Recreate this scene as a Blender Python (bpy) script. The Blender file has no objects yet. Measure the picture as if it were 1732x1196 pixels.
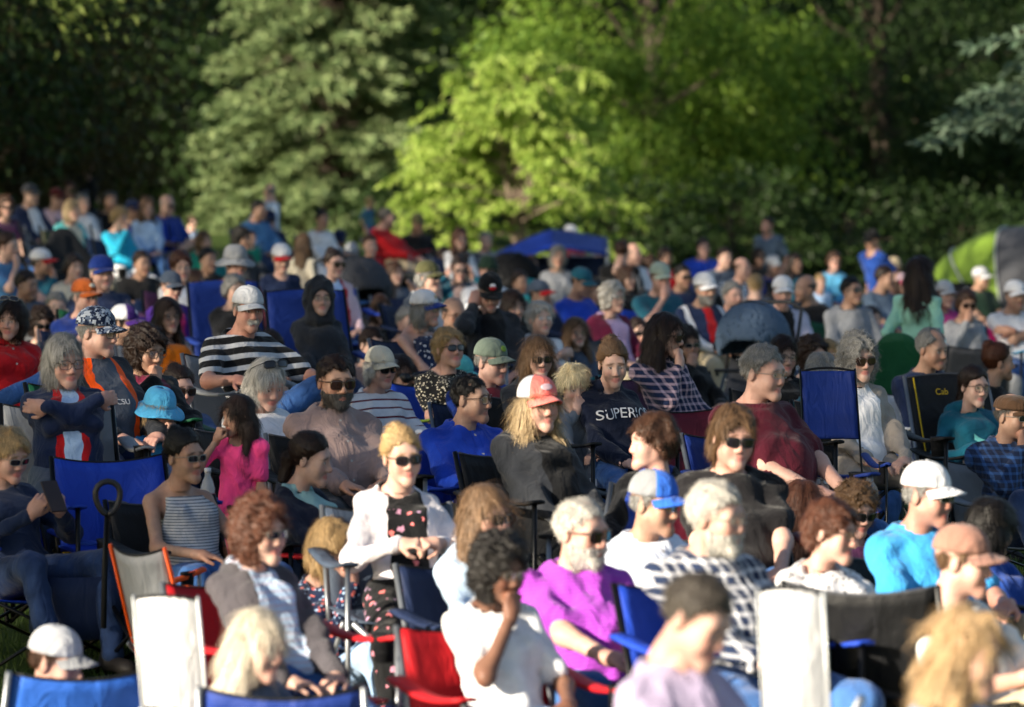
import bpy, math, random
import numpy as np
from mathutils import Vector, Matrix
random.seed(7); RNG = np.random.default_rng(7)
sc = bpy.context.scene
R = math.radians
# ------------------------------------------------------------------ camera, sky, sun, exposure
F_PX, CAM_H = 7217.0, 2.6                       # 150 mm lens on a 36 mm sensor, 1732 px wide photograph
PITCH = math.atan((598 - 180) / F_PX)           # the horizon lies at row 180 of the photograph
cam_d = bpy.data.cameras.new('camera'); cam = bpy.data.objects.new('camera', cam_d); sc.collection.objects.link(cam)
cam.location = (0, 0, CAM_H); cam.rotation_euler = (math.pi / 2 - PITCH, 0, 0)
cam_d.lens = 150; cam_d.sensor_width = 36; cam_d.clip_start = 0.5; cam_d.clip_end = 2000
cam_d.dof.use_dof = True; cam_d.dof.focus_distance = 20.2; cam_d.dof.aperture_fstop = 2.8; cam_d.dof.aperture_blades = 9
sc.camera = cam
SUN_AZ, SUN_EL = 217.0, 18.0                    # direction towards the sun: angle from +X in the ground plane, and elevation
sd = Vector((math.cos(R(SUN_EL)) * math.cos(R(SUN_AZ)), math.cos(R(SUN_EL)) * math.sin(R(SUN_AZ)), math.sin(R(SUN_EL))))
w = bpy.data.worlds.new('World'); sc.world = w; w.use_nodes = True
nt = w.node_tree; bg = nt.nodes['Background']; sky = nt.nodes.new('ShaderNodeTexSky')
sky.sky_type = 'NISHITA'; sky.sun_disc = False; sky.sun_elevation = R(SUN_EL)
sky.sun_rotation = math.atan2(sd.x, sd.y)       # sky rotation is measured from +Y towards +X
sky.air_density = 1.0; sky.dust_density = 1.0; sky.ozone_density = 1.0
nt.links.new(sky.outputs[0], bg.inputs[0]); bg.inputs[1].default_value = 0.058
sun_d = bpy.data.lights.new('sun', 'SUN'); sun = bpy.data.objects.new('sun', sun_d); sc.collection.objects.link(sun)
sun_d.energy = 5.0; sun_d.angle = R(0.53); sun_d.color = (1.0, 0.88, 0.70)
sun.rotation_euler = sd.to_track_quat('Z', 'Y').to_euler(); sun.location = sd * 200
sc.view_settings.view_transform = 'Standard'; sc.view_settings.look = 'None'
sc.view_settings.exposure = 1.48; sc.view_settings.gamma = 1.0; sc.view_settings.use_curve_mapping = False
sc.cycles.use_denoising = True; sc.cycles.max_bounces = 6; sc.cycles.diffuse_bounces = 3; sc.cycles.transparent_max_bounces = 6
sc.cycles.sample_clamp_indirect = 6.0

# ------------------------------------------------------------------ pixels to rays, the lawn's shape
def ray(px, py):
    u = (px - 866) / F_PX; v = (598 - py) / F_PX
    c, s = math.cos(PITCH), math.sin(PITCH)
    return Vector((u, c + v * s, -s + v * c))
def at(px, py, y):                              # point on the pixel's ray at depth y
    d = ray(px, py); return Vector((0, 0, CAM_H)) + d * (y / d.y)
def ground_np(x, y):                            # a gently rolling lawn, fitted to where the crowd sits
    y = np.asarray(y, float); d = np.maximum(y, 4.0); t = np.clip(y, 9.0, 48.0) - 18.0; q = np.clip(np.asarray(x) / d * 18.0, -2.6, 2.6); g = lambda c, w_: np.exp(-((d - c) / w_) ** 2)
    return .0228 + .0484 * q + .00782 * t - .00959 * q * t - .000263 * t * t - .074 * g(15, 3) + .1027 * g(21, 4) - .0424 * g(28, 5) - .0814 * q * g(21, 5) + .20 / (1 + np.exp((d - 36) / 2.0))
def ground(x, y): return float(ground_np(x, y))

# ------------------------------------------------------------------ colours and materials
def hexlin(h):
    h = h.lstrip('#'); o = []
    for i in (0, 2, 4):
        c = int(h[i:i + 2], 16) / 255; o.append(c / 12.92 if c <= .04045 else ((c + .055) / 1.055) ** 2.4)
    return tuple(o)
COL = {k: hexlin(v) for k, v in dict(
    navy='1d2a4a', navy2='141c30', navy3='1f2c48', blue='1c42b4', royal='1d3888', royal2='24489a', royal3='2c62c4', steel='3f6f9e', teal='1f8a92', aqua='5fc0c4',
    turq='1f9cc0', turq2='55b3b8', ltblue='a9c6ea', paleblue='b4cbe4', sky='5fb0dc', skyblue2='3a9ad8', skyblue3='4fa8d8', cyanblue='3a98d6', white='dfe0e4', whitewarm='e4dfe4', whiteblue='dde4f4',
    ivory='e4e6e4', cream='d6cdb8', grey='8a8d92', grey2='83868c', ltgrey='b9bcc2', dgrey='44464c', dkgrey2='33353a', charcoal='2c2f35', charcoal2='4a474c', black='131417',
    black2='1b1a1d', maroon='5c1528', maroon2='4f1626', wine='6e1f3c', wine2='6a2536', darkred='4a1418', red='b3161f', dustred='a63a44', redchair='b01420', pink='ff4f93', hotpink='e8267a',
    palepink='dcbcc4', magenta='b52a7c', purple='56309c', purple2='3f2070', plum='4f2a4c', lilac='b09ac0', lavender='b8b8cc', palelav='a99dba', violet='b04ac4', violet2='8f38a8',
    taupe='9a8480', stone='9c938a', slate='4a5668', slateblue='56688c', dkslate='333c4a', steelgrey='54667c', mint='9cd4c0', seagreen='1f8c74', seafoam='8fb8b8', sage='a9b8a8', sage2='6e7c70',
    green='17573a', dkgreen='22382c', dkgreen2='3a4a44', dkteal='1f5a6e', dkteal2='145a70', lime='7c9a34', olive='5a5a3c', khaki='b8a98c', tan2='9c7466', tan3='8c6a60', brown='57402f', brown2='4f3a2a',
    burnt='a04e1c', orange='d9700f', orange2='ff5a10', coral='f07c74', yellow='d8c020', denim='3f66a0', ltdenim='93b1d6', dkdenim='26395e',
    camo='4a4a38', hblack='120e0c', hdkbrown='2a1b14', hbrown='4a3122', hltbrown='6e543c', hltbrown2='7a6048', hblond='b4966a', hblond2='bfa078', hwblond='e0d0a8', hgrey='8e8d8a', hdkgrey='55524f',
    hdkgrey2='4a443e', hwhite='c8c4bc', hgb='b39c78', hgb2='d6cbb8', hred='55301f', hred2='5c3828',
    frame_grey='7c8086', frame_black='17181a', frame_white='cfd2d4', silver='b4b8bc').items()}
SKIN = dict(light=(.58, .40, .325), pink=(.56, .36, .295), ruddy=(.48, .27, .21), tan=(.43, .275, .20), brown=(.20, .105, .07))
MATS = {}
class NB:                                       # tiny node-tree builder
    def __init__(s, name):
        s.m = bpy.data.materials.new(name); s.m.use_nodes = True; s.t = s.m.node_tree; s.b = s.t.nodes['Principled BSDF']
    def n(s, typ, **kw):
        nd = s.t.nodes.new('ShaderNode' + typ)
        for k, v in kw.items(): setattr(nd, k, v)
        return nd
    def l(s, a, b): s.t.links.new(a, b)
    def val(s, sock, v): 
        if hasattr(v, 'is_linked') or isinstance(v, bpy.types.NodeSocket): s.l(v, sock)
        else: sock.default_value = v
    def math(s, op, a, b=0.0, c=None):
        nd = s.n('Math', operation=op); s.val(nd.inputs[0], a); s.val(nd.inputs[1], b)
        if c is not None: s.val(nd.inputs[2], c)
        return nd.outputs[0]
    def mix(s, f, a, b):
        nd = s.n('Mix', data_type='RGBA'); s.val(nd.inputs[0], f)
        for i, v in ((6, a), (7, b)):
            if isinstance(v, bpy.types.NodeSocket): s.l(v, nd.inputs[i])
            else: nd.inputs[i].default_value = (*v[:3], 1)
        return nd.outputs[2]
    def noise(s, vec, scale, detail=3.0, rough=.55, dist=0.0):
        nd = s.n('TexNoise'); s.l(vec, nd.inputs['Vector']); nd.inputs['Scale'].default_value = scale
        nd.inputs['Detail'].default_value = detail; nd.inputs['Roughness'].default_value = rough; nd.inputs['Distortion'].default_value = dist
        return nd.outputs['Fac']
    def mapping(s, vec, scale=(1, 1, 1), rot=(0, 0, 0), loc=(0, 0, 0)):
        nd = s.n('Mapping'); s.l(vec, nd.inputs[0]); nd.inputs['Scale'].default_value = scale; nd.inputs['Rotation'].default_value = rot; nd.inputs['Location'].default_value = loc
        return nd.outputs[0]
    def obj(s): return s.n('TexCoord').outputs['Object']
    def bump(s, h, strength, dist=.01):
        nd = s.n('Bump'); s.l(h, nd.inputs['Height']); nd.inputs['Strength'].default_value = strength; nd.inputs['Distance'].default_value = dist
        s.l(nd.outputs[0], s.b.inputs['Normal'])
    def ramp(s, f, a, b):
        nd = s.n('MapRange'); s.val(nd.inputs[0], f); nd.inputs[1].default_value = a; nd.inputs[2].default_value = b
        return nd.outputs[0]
    def fin(s, col, rough=.8, spec=.2, metal=0.0):
        if isinstance(col, bpy.types.NodeSocket): s.l(col, s.b.inputs['Base Color'])
        else: s.b.inputs['Base Color'].default_value = (*col[:3], 1)
        s.val(s.b.inputs['Roughness'], rough); s.b.inputs['Specular IOR Level'].default_value = spec; s.b.inputs['Metallic'].default_value = metal
        return s.m
def C(k): return COL[k] if isinstance(k, str) else k
def pat(nb, k, co):                              # a named clothing pattern or plain colour -> colour socket / tuple
    if k == 'floralblack':
        nv = nb.n('TexNoise'); nb.l(co, nv.inputs['Vector']); nv.inputs['Scale'].default_value = 60; ma = nb.n('VectorMath', operation='MULTIPLY_ADD'); nb.l(nv.outputs['Color'], ma.inputs[0]); ma.inputs[1].default_value = (.03, .03, .03); nb.l(co, ma.inputs[2])
        v = nb.n('TexVoronoi'); nb.l(ma.outputs[0], v.inputs['Vector']); v.inputs['Scale'].default_value = 26
        f = nb.math('LESS_THAN', v.outputs['Distance'], .33)
        sep = nb.n('SeparateColor'); nb.l(v.outputs['Color'], sep.inputs[0])
        on = nb.math('MULTIPLY', f, nb.math('GREATER_THAN', sep.outputs[0], .52))
        c2 = nb.mix(sep.outputs[1], C('coral'), C('lilac'))
        return nb.mix(on, C('black'), c2)
    if k == 'navydot':
        v = nb.n('TexVoronoi'); nb.l(co, v.inputs['Vector']); v.inputs['Scale'].default_value = 40
        return nb.mix(nb.math('LESS_THAN', v.outputs['Distance'], .3), C('navy'), C('white'))
    if k in ('stripegrey', 'stripewhite'):
        sx = nb.n('SeparateXYZ'); nb.l(co, sx.inputs[0])
        f = nb.math('LESS_THAN', nb.math('FRACT', nb.math('MULTIPLY', sx.outputs[2], 75 if k == 'stripegrey' else 40)), .35)
        return nb.mix(f, C('ltgrey') if k == 'stripegrey' else C('paleblue'), C('slate') if k == 'stripegrey' else C('lavender'))
    if k == 'digicamo':
        vr = nb.n('VectorMath', operation='SNAP'); nb.l(co, vr.inputs[0]); vr.inputs[1].default_value = (.009, .009, .009)
        n1 = nb.noise(vr.outputs[0], 38, 2); n2 = nb.noise(nb.mapping(vr.outputs[0], loc=(3, 1, 2)), 45, 1)
        a = nb.mix(nb.math('GREATER_THAN', n1, .52), hexlin('1a2640'), hexlin('66738a'))
        return nb.mix(nb.math('GREATER_THAN', n2, .56), a, hexlin('b4bcc8'))
    return C(k)
def fabric(spec, folds=True):                    # 'kind:colour:colour' -> woven cloth with the garment's pattern
    key = 'cloth_' + spec.replace(':', '_')
    if key in MATS: return MATS[key]
    nb = NB(key); co = nb.obj(); q = spec.split(':'); kind = q[0]; cs = q[1:] or [q[0]]
    a = pat(nb, cs[0], co); col = a
    sx = nb.n('SeparateXYZ'); nb.l(co, sx.inputs[0]); X, Y, Z = sx.outputs
    if kind in ('open', 'vest', 'panel'):
        wob = nb.math('MULTIPLY_ADD', nb.noise(co, 5, 2), .10, -.05)
        xx = nb.math('ABSOLUTE', nb.math('ADD', X, wob)); tcn = nb.n('TexCoord'); sn = nb.n('SeparateXYZ'); nb.l(tcn.outputs['Normal'], sn.inputs[0]); tm = nb.n('Attribute', attribute_name='Col'); sm = nb.n('SeparateColor'); nb.l(tm.outputs['Color'], sm.inputs[0]); frnt = nb.math('MULTIPLY', nb.math('LESS_THAN', sn.outputs[1], .1), nb.math('GREATER_THAN', sm.outputs[0], .5))
        if kind == 'open':
            f = nb.math('MULTIPLY', nb.math('LESS_THAN', xx, .075), frnt); col = nb.mix(f, a, pat(nb, cs[1], co))
            if cs[1] == 'red': col = nb.mix(nb.math('MULTIPLY', nb.math('LESS_THAN', xx, .04), frnt), col, C('ltblue'))
        elif kind == 'vest':
            f = nb.math('MULTIPLY', nb.math('COMPARE', xx, .085, .02), frnt); col = nb.mix(f, a, C('orange2'))
            f2 = nb.math('MULTIPLY', nb.math('LESS_THAN', xx, .065), frnt); col = nb.mix(f2, col, hexlin('4a5260'))
        else:
            f = nb.math('COMPARE', xx, .16, .022); col = nb.mix(f, a, pat(nb, cs[1], co))
            f2 = nb.math('MULTIPLY', nb.math('LESS_THAN', xx, .04), frnt); col = nb.mix(f2, col, C('red'))
    elif kind in ('stripe', 'polostripe'):
        per, du = (15.0, .42) if kind == 'stripe' else (70.0, .5)
        if cs[1] == 'wine2': per, du = 17.0, .2
        f = nb.math('LESS_THAN', nb.math('FRACT', nb.math('MULTIPLY', nb.math('MULTIPLY_ADD', Y, .25, Z), per)), du)
        if cs[1] == 'wine2': f = nb.math('MULTIPLY', f, nb.math('MULTIPLY', nb.math('GREATER_THAN', Z, .6), nb.math('LESS_THAN', Z, .88)))
        if cs[0] == 'black' and cs[1] == 'white': f = nb.math('MULTIPLY', f, nb.math('GREATER_THAN', Z, 1.2))
        col = nb.mix(f, a, C(cs[1]))
    elif kind == 'plaid':
        g = 26.0
        fx = nb.math('LESS_THAN', nb.math('FRACT', nb.math('MULTIPLY', X, g)), .35); fz = nb.math('LESS_THAN', nb.math('FRACT', nb.math('MULTIPLY', Z, g)), .35)
        col = nb.mix(nb.math('MULTIPLY', nb.math('ADD', fx, fz), .42), a, C(cs[1]))
    elif kind == 'floral':
        v = nb.n('TexVoronoi'); nb.l(co, v.inputs['Vector']); v.inputs['Scale'].default_value = 60 if cs[0] == 'black' else 48
        col = nb.mix(nb.math('LESS_THAN', v.outputs['Distance'], .3), a, C(cs[1]))
        v2 = nb.n('TexVoronoi'); nb.l(nb.mapping(co, loc=(4, 2, 7)), v2.inputs['Vector']); v2.inputs['Scale'].default_value = 34
        if cs[0] == 'navy': col = nb.mix(nb.math('LESS_THAN', v2.outputs['Distance'], .28), col, C('coral'))
    var = nb.noise(co, 9, 4)
    jean = any(k in ('denim', 'ltdenim', 'dkdenim') for k in cs)
    mx = nb.n('Mix', data_type='RGBA', blend_type='MULTIPLY'); mx.inputs[0].default_value = 1
    if isinstance(col, bpy.types.NodeSocket): nb.l(col, mx.inputs[6])
    else: mx.inputs[6].default_value = (*col, 1)
    lo, hi = (.62, 1.3) if jean else (.84, 1.12)
    rp = nb.n('MapRange'); nb.l(var, rp.inputs[0]); rp.inputs[1].default_value = .3; rp.inputs[2].default_value = .7; rp.inputs[3].default_value = lo; rp.inputs[4].default_value = hi
    cb = nb.n('CombineColor'); [nb.l(rp.outputs[0], cb.inputs[i]) for i in range(3)]; nb.l(cb.outputs[0], mx.inputs[7])
    h1 = nb.noise(nb.mapping(co, scale=(1.0, 1.0, .55), rot=(.3, .5, .2)), 10, 3, .5, 1.2); h2 = nb.noise(co, 420, 1)
    nb.bump(nb.math('MULTIPLY_ADD', h2, .05, h1), .8, .03)
    nb.b.inputs['Sheen Weight'].default_value = .12; nb.b.inputs['Sheen Roughness'].default_value = .5
    MATS[key] = nb.fin(mx.outputs[2], .85, .15); return MATS[key]
def plain(name, col, rough=.5, spec=.4, metal=0.0, nz=.12, scale=20):
    if name in MATS: return MATS[name]
    nb = NB(name); co = nb.obj(); c = C(col)
    v = nb.noise(co, scale, 4); colr = nb.mix(v, tuple(x * (1 - nz) for x in c), tuple(min(1, x * (1 + nz)) for x in c))
    nb.bump(nb.noise(co, scale * 6, 2), .08, .004)
    MATS[name] = nb.fin(colr, rough, spec, metal); return MATS[name]
def nylon(col):                                  # camp chair cloth: coarse weave, soft wrinkles
    key = 'chair_cloth_' + col
    if key in MATS: return MATS[key]
    nb = NB(key); co = nb.obj(); c = C(col)
    v = nb.noise(co, 7, 4); colr = nb.mix(v, tuple(x * .8 for x in c), tuple(min(1, x * 1.15) for x in c))
    h = nb.math('MULTIPLY_ADD', nb.noise(co, 300, 1), .08, nb.noise(nb.mapping(co, scale=(1, 1, .5)), 9, 3, .5, 1.2)); nb.bump(h, .6, .03)
    MATS[key] = nb.fin(colr, .62, .3); return MATS[key]
def hairmat(col):
    key = 'hair_' + col
    if key in MATS: return MATS[key]
    nb = NB(key); c = C(col); at_ = nb.n('Attribute', attribute_name='Col')
    mx = nb.n('Mix', data_type='RGBA', blend_type='MULTIPLY'); mx.inputs[0].default_value = 1; mx.inputs[6].default_value = (*c, 1); nb.l(at_.outputs['Color'], mx.inputs[7])
    h = nb.noise(nb.mapping(nb.obj(), scale=(1, 1, .14)), 240, 3); nb.bump(h, .55, .006)
    MATS[key] = nb.fin(mx.outputs[2], .46, .35); return MATS[key]
def skinmat():
    if 'skin' in MATS: return MATS['skin']
    nb = NB('skin'); at_ = nb.n('Attribute', attribute_name='Col'); co = nb.obj()
    v = nb.noise(co, 34, 4); rd = nb.noise(co, 11, 2)
    c = nb.n('Mix', data_type='RGBA', blend_type='MULTIPLY'); c.inputs[0].default_value = 1; nb.l(at_.outputs['Color'], c.inputs[6])
    nb.l(nb.mix(v, (.76, .68, .66), (1.14, 1.12, 1.1)), c.inputs[7])
    c2 = nb.n('Mix', data_type='RGBA', blend_type='MULTIPLY'); nb.l(nb.ramp(rd, .45, .75), c2.inputs[0]); nb.l(c.outputs[2], c2.inputs[6]); c2.inputs[7].default_value = (1.0, .84, .8, 1)
    nb.bump(nb.math('MULTIPLY_ADD', nb.noise(nb.mapping(co, scale=(1, 1, 2.2)), 55, 4), .8, nb.noise(co, 190, 3)), .3, .005)
    MATS['skin'] = nb.fin(c2.outputs[2], .5, .35); return MATS['skin']

# ------------------------------------------------------------------ mesh helpers
def mesh_np(name, V, faces, smooth=True, col=None, mats=(), midx=None):
    V = np.asarray(V, np.float32); F4 = np.asarray(faces, np.int32); me = bpy.data.meshes.new(name); n, k = F4.shape
    me.vertices.add(len(V)); me.vertices.foreach_set('co', V.ravel())
    me.loops.add(n * k); me.loops.foreach_set('vertex_index', F4.ravel())
    me.polygons.add(n); me.polygons.foreach_set('loop_start', np.arange(0, n * k, k, dtype=np.int32)); me.polygons.foreach_set('loop_total', np.full(n, k, np.int32))
    if smooth: me.polygons.foreach_set('use_smooth', np.ones(n, bool))
    if midx is not None: me.polygons.foreach_set('material_index', np.asarray(midx, np.int32))
    for m in mats: me.materials.append(m)
    if col is not None:
        a = me.color_attributes.new('Col', 'FLOAT_COLOR', 'POINT'); c = np.ones((len(V), 4), np.float32); c[:, :3] = col; a.data.foreach_set('color', c.ravel())
    me.update(calc_edges=True); return me
class MB:                                        # collects boxes, tubes, sheets as quads/tris
    def __init__(s): s.v = []; s.f = []
    def add(s, v, f):
        o = len(s.v); s.v += [tuple(p) for p in v]; s.f += [tuple(i + o for i in q) for q in f]; return s
    def box(s, c, d, rot=None, taper=1.0):
        x, y, z = d[0] / 2, d[1] / 2, d[2] / 2
        vs = [Vector(p) for p in ((-x, -y, -z), (x, -y, -z), (x, y, -z), (-x, y, -z), (-x * taper, -y * taper, z), (x * taper, -y * taper, z), (x * taper, y * taper, z), (-x * taper, y * taper, z))]
        if rot is not None: vs = [rot @ p for p in vs]
        return s.add([p + Vector(c) for p in vs], ((0, 3, 2, 1), (4, 5, 6, 7), (0, 1, 5, 4), (1, 2, 6, 5), (2, 3, 7, 6), (3, 0, 4, 7)))
    def tube(s, pts, r, n=8, cap=True):
        pts = [Vector(p) for p in pts]; rs = r if isinstance(r, (list, tuple)) else [r] * len(pts); vs = []; fs = []; u = None
        for i, p in enumerate(pts):
            d = (pts[min(i + 1, len(pts) - 1)] - pts[max(i - 1, 0)]).normalized()
            if u is None: u = d.orthogonal().normalized()
            u = (u - d * u.dot(d)).normalized(); w_ = d.cross(u)
            vs += [p + (u * math.cos(2 * math.pi * k / n) + w_ * math.sin(2 * math.pi * k / n)) * rs[i] for k in range(n)]
        for i in range(len(pts) - 1):
            fs += [(i * n + k, i * n + (k + 1) % n, (i + 1) * n + (k + 1) % n, (i + 1) * n + k) for k in range(n)]
        if cap: fs += [tuple(range(n))[::-1], tuple((len(pts) - 1) * n + k for k in range(n))]
        return s.add(vs, fs)
    def lathe(s, prof, c=(0, 0, 0), n=16):
        vs = []; fs = []
        for r, z in prof: vs += [(c[0] + r * math.cos(2 * math.pi * k / n), c[1] + r * math.sin(2 * math.pi * k / n), c[2] + z) for k in range(n)]
        for i in range(len(prof) - 1): fs += [(i * n + k, i * n + (k + 1) % n, (i + 1) * n + (k + 1) % n, (i + 1) * n + k) for k in range(n)]
        fs += [tuple(range(n))[::-1], tuple((len(prof) - 1) * n + k for k in range(n))]
        return s.add(vs, fs)
    def sheet(s, fn, nu, nv, th=.004):           # closed sheet of thickness th over fn(u, v)
        g = [[Vector(fn(i / nu, j / nv)) for j in range(nv + 1)] for i in range(nu + 1)]; vs = []; fs = []; N = (nu + 1) * (nv + 1)
        nr = []
        for i in range(nu + 1):
            for j in range(nv + 1):
                a = g[min(i + 1, nu)][j] - g[max(i - 1, 0)][j]; b = g[i][min(j + 1, nv)] - g[i][max(j - 1, 0)]; nr.append(a.cross(b).normalized())
        fl = [p for r_ in g for p in r_]
        vs = [p + q * th / 2 for p, q in zip(fl, nr)] + [p - q * th / 2 for p, q in zip(fl, nr)]
        ix = lambda i, j: i * (nv + 1) + j
        for i in range(nu):
            for j in range(nv):
                q = (ix(i, j), ix(i + 1, j), ix(i + 1, j + 1), ix(i, j + 1)); fs += [q, tuple(k + N for k in q[::-1])]
        for i in range(nu): fs += [(ix(i, 0), ix(i, 0) + N, ix(i + 1, 0) + N, ix(i + 1, 0)), (ix(i, nv), ix(i + 1, nv), ix(i + 1, nv) + N, ix(i, nv) + N)]
        for j in range(nv): fs += [(ix(0, j), ix(0, j + 1), ix(0, j + 1) + N, ix(0, j) + N), (ix(nu, j), ix(nu, j) + N, ix(nu, j + 1) + N, ix(nu, j + 1))]
        return s.add(vs, fs)
    def mesh(s, name, smooth=False):
        me = bpy.data.meshes.new(name); me.from_pydata(s.v, [], s.f); me.update()
        if smooth: me.polygons.foreach_set('use_smooth', np.ones(len(me.polygons), bool))
        return me
def obj(name, me, mat=None, parent=None, M=None, **props):
    o = bpy.data.objects.new(name, me); sc.collection.objects.link(o)
    if mat is not None:
        if not me.materials: me.materials.append(mat)
        if me.materials[0] != mat: o.material_slots[0].link = 'OBJECT'; o.material_slots[0].material = mat
    if parent: o.parent = parent
    if M is not None: o.matrix_basis = M
    for k, v in props.items(): o[k] = v
    return o
def empty(name, loc, rz=0.0, **props):
    o = bpy.data.objects.new(name, None); sc.collection.objects.link(o); o.location = loc; o.rotation_euler = (0, 0, rz); o.empty_display_size = .2
    for k, v in props.items(): o[k] = v
    return o
# ------------------------------------------------------------------ signed distance modelling (bodies, heads, hair)
f32 = np.float32
def A3(*p): return np.array(p, f32)
def rc(a, b, ra, rb):
    a = np.asarray(a, f32); b = np.asarray(b, f32); ab = b - a; L = float(ab @ ab) + 1e-9
    def f(P):
        q = P - a; t = np.clip(q @ ab / L, 0, 1); return np.sqrt(((q - t[:, None] * ab) ** 2).sum(1)) - (ra + (rb - ra) * t)
    return f
def el(c, r, Rm=None):
    c = np.asarray(c, f32); r = np.asarray(r, f32)
    def f(P):
        q = P - c
        if Rm is not None: q = q @ Rm
        k0 = np.sqrt(((q / r) ** 2).sum(1)); k1 = np.sqrt(((q / (r * r)) ** 2).sum(1)) + 1e-6; return k0 * (k0 - 1) / k1
    return f
def tor(c, Rr, r, Rm=None, sq=1.0):
    c = np.asarray(c, f32)
    def f(P):
        q = P - c
        if Rm is not None: q = q @ Rm
        return np.sqrt((np.hypot(q[:, 0], q[:, 1]) - Rr) ** 2 + (q[:, 2] * sq) ** 2) - r
    return f
def smin(a, b, k):
    h = np.maximum(k - np.abs(a - b), 0) / k; return np.minimum(a, b) - h * h * k * .25
def smax(a, b, k): return -smin(-a, -b, k)
def uni(fs, k):
    def f(P):
        d = fs[0](P)
        for g in fs[1:]: d = smin(d, g(P), k)
        return d
    return f
def rotx(a): c, s = math.cos(a), math.sin(a); return np.array([[1, 0, 0], [0, c, -s], [0, s, c]], f32)
def waves(P, seed, freq, amp, n=4):              # soft folds: warped sines
    r = np.random.default_rng(seed); o = np.zeros(len(P), f32)
    for i in range(n):
        k = r.normal(size=3).astype(f32); k *= freq * (1 + .6 * i) / np.linalg.norm(k); k2 = r.normal(size=3).astype(f32) * freq * .5
        o += amp / (1 + .5 * i) * np.sin(P @ k + r.uniform(0, 6.3) + 1.4 * np.sin(P @ k2 + r.uniform(0, 6.3)))
    return o
EDG = [((0, 0, 0), (1, 0, 0)), ((0, 1, 0), (1, 1, 0)), ((0, 0, 1), (1, 0, 1)), ((0, 1, 1), (1, 1, 1)), ((0, 0, 0), (0, 1, 0)), ((1, 0, 0), (1, 1, 0)),
       ((0, 0, 1), (0, 1, 1)), ((1, 0, 1), (1, 1, 1)), ((0, 0, 0), (0, 0, 1)), ((1, 0, 0), (1, 0, 1)), ((0, 1, 0), (0, 1, 1)), ((1, 1, 0), (1, 1, 1))]
def nets(fn, lo, hi, v):                         # surface nets: (V, quads) of fn = 0
    lo = np.asarray(lo, f32) - 1.5 * v; hi = np.asarray(hi, f32) + 1.5 * v
    n = np.maximum(np.ceil((hi - lo) / v).astype(int) + 1, 4)
    ax = [lo[i] + v * np.arange(n[i], dtype=f32) for i in range(3)]
    G = np.stack(np.meshgrid(*ax, indexing='ij'), -1).reshape(-1, 3)
    D = fn(G).reshape(n).astype(f32); S = D < 0
    c = np.zeros(n - 1, np.int8)
    for i in (0, 1):
        for j in (0, 1):
            for k in (0, 1): c += S[i:n[0] - 1 + i, j:n[1] - 1 + j, k:n[2] - 1 + k]
    act = (c > 0) & (c < 8); I = np.argwhere(act); idx = -np.ones(n - 1, np.int32); idx[act] = np.arange(len(I))
    acc = np.zeros((len(I), 3), f32); cnt = np.zeros(len(I), f32)
    for a, b in EDG:
        ia = I + a; ib = I + b; da = D[ia[:, 0], ia[:, 1], ia[:, 2]]; db = D[ib[:, 0], ib[:, 1], ib[:, 2]]
        m = (da < 0) != (db < 0); t = np.where(m, da / np.where(da == db, 1, da - db), 0)[:, None]
        acc += np.where(m[:, None], np.asarray(a, f32) + t * (np.asarray(b, f32) - np.asarray(a, f32)), 0); cnt += m
    V = lo + v * (I + acc / cnt[:, None]); Q = []
    for d in range(3):
        e = [(1, 2), (2, 0), (0, 1)][d]; s0 = [slice(None)] * 3; s1 = [slice(None)] * 3
        s0[d] = slice(0, n[d] - 1); s1[d] = slice(1, n[d]); a = S[tuple(s0)]; b = S[tuple(s1)]
        E = np.argwhere(a != b); ok = np.ones(len(E), bool)
        for o in e: ok &= (E[:, o] > 0) & (E[:, o] < n[o] - 1)
        E = E[ok]; fl = a[tuple(E.T)]; u = np.zeros(3, int); u[e[0]] = 1; w_ = np.zeros(3, int); w_[e[1]] = 1
        q = np.stack([idx[tuple((E - u - w_).T)], idx[tuple((E - w_).T)], idx[tuple(E.T)], idx[tuple((E - u).T)]], 1)
        q[~fl] = q[~fl][:, ::-1]; Q.append(q)
    Q = np.concatenate(Q); return V, Q[(Q >= 0).all(1)]

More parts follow.
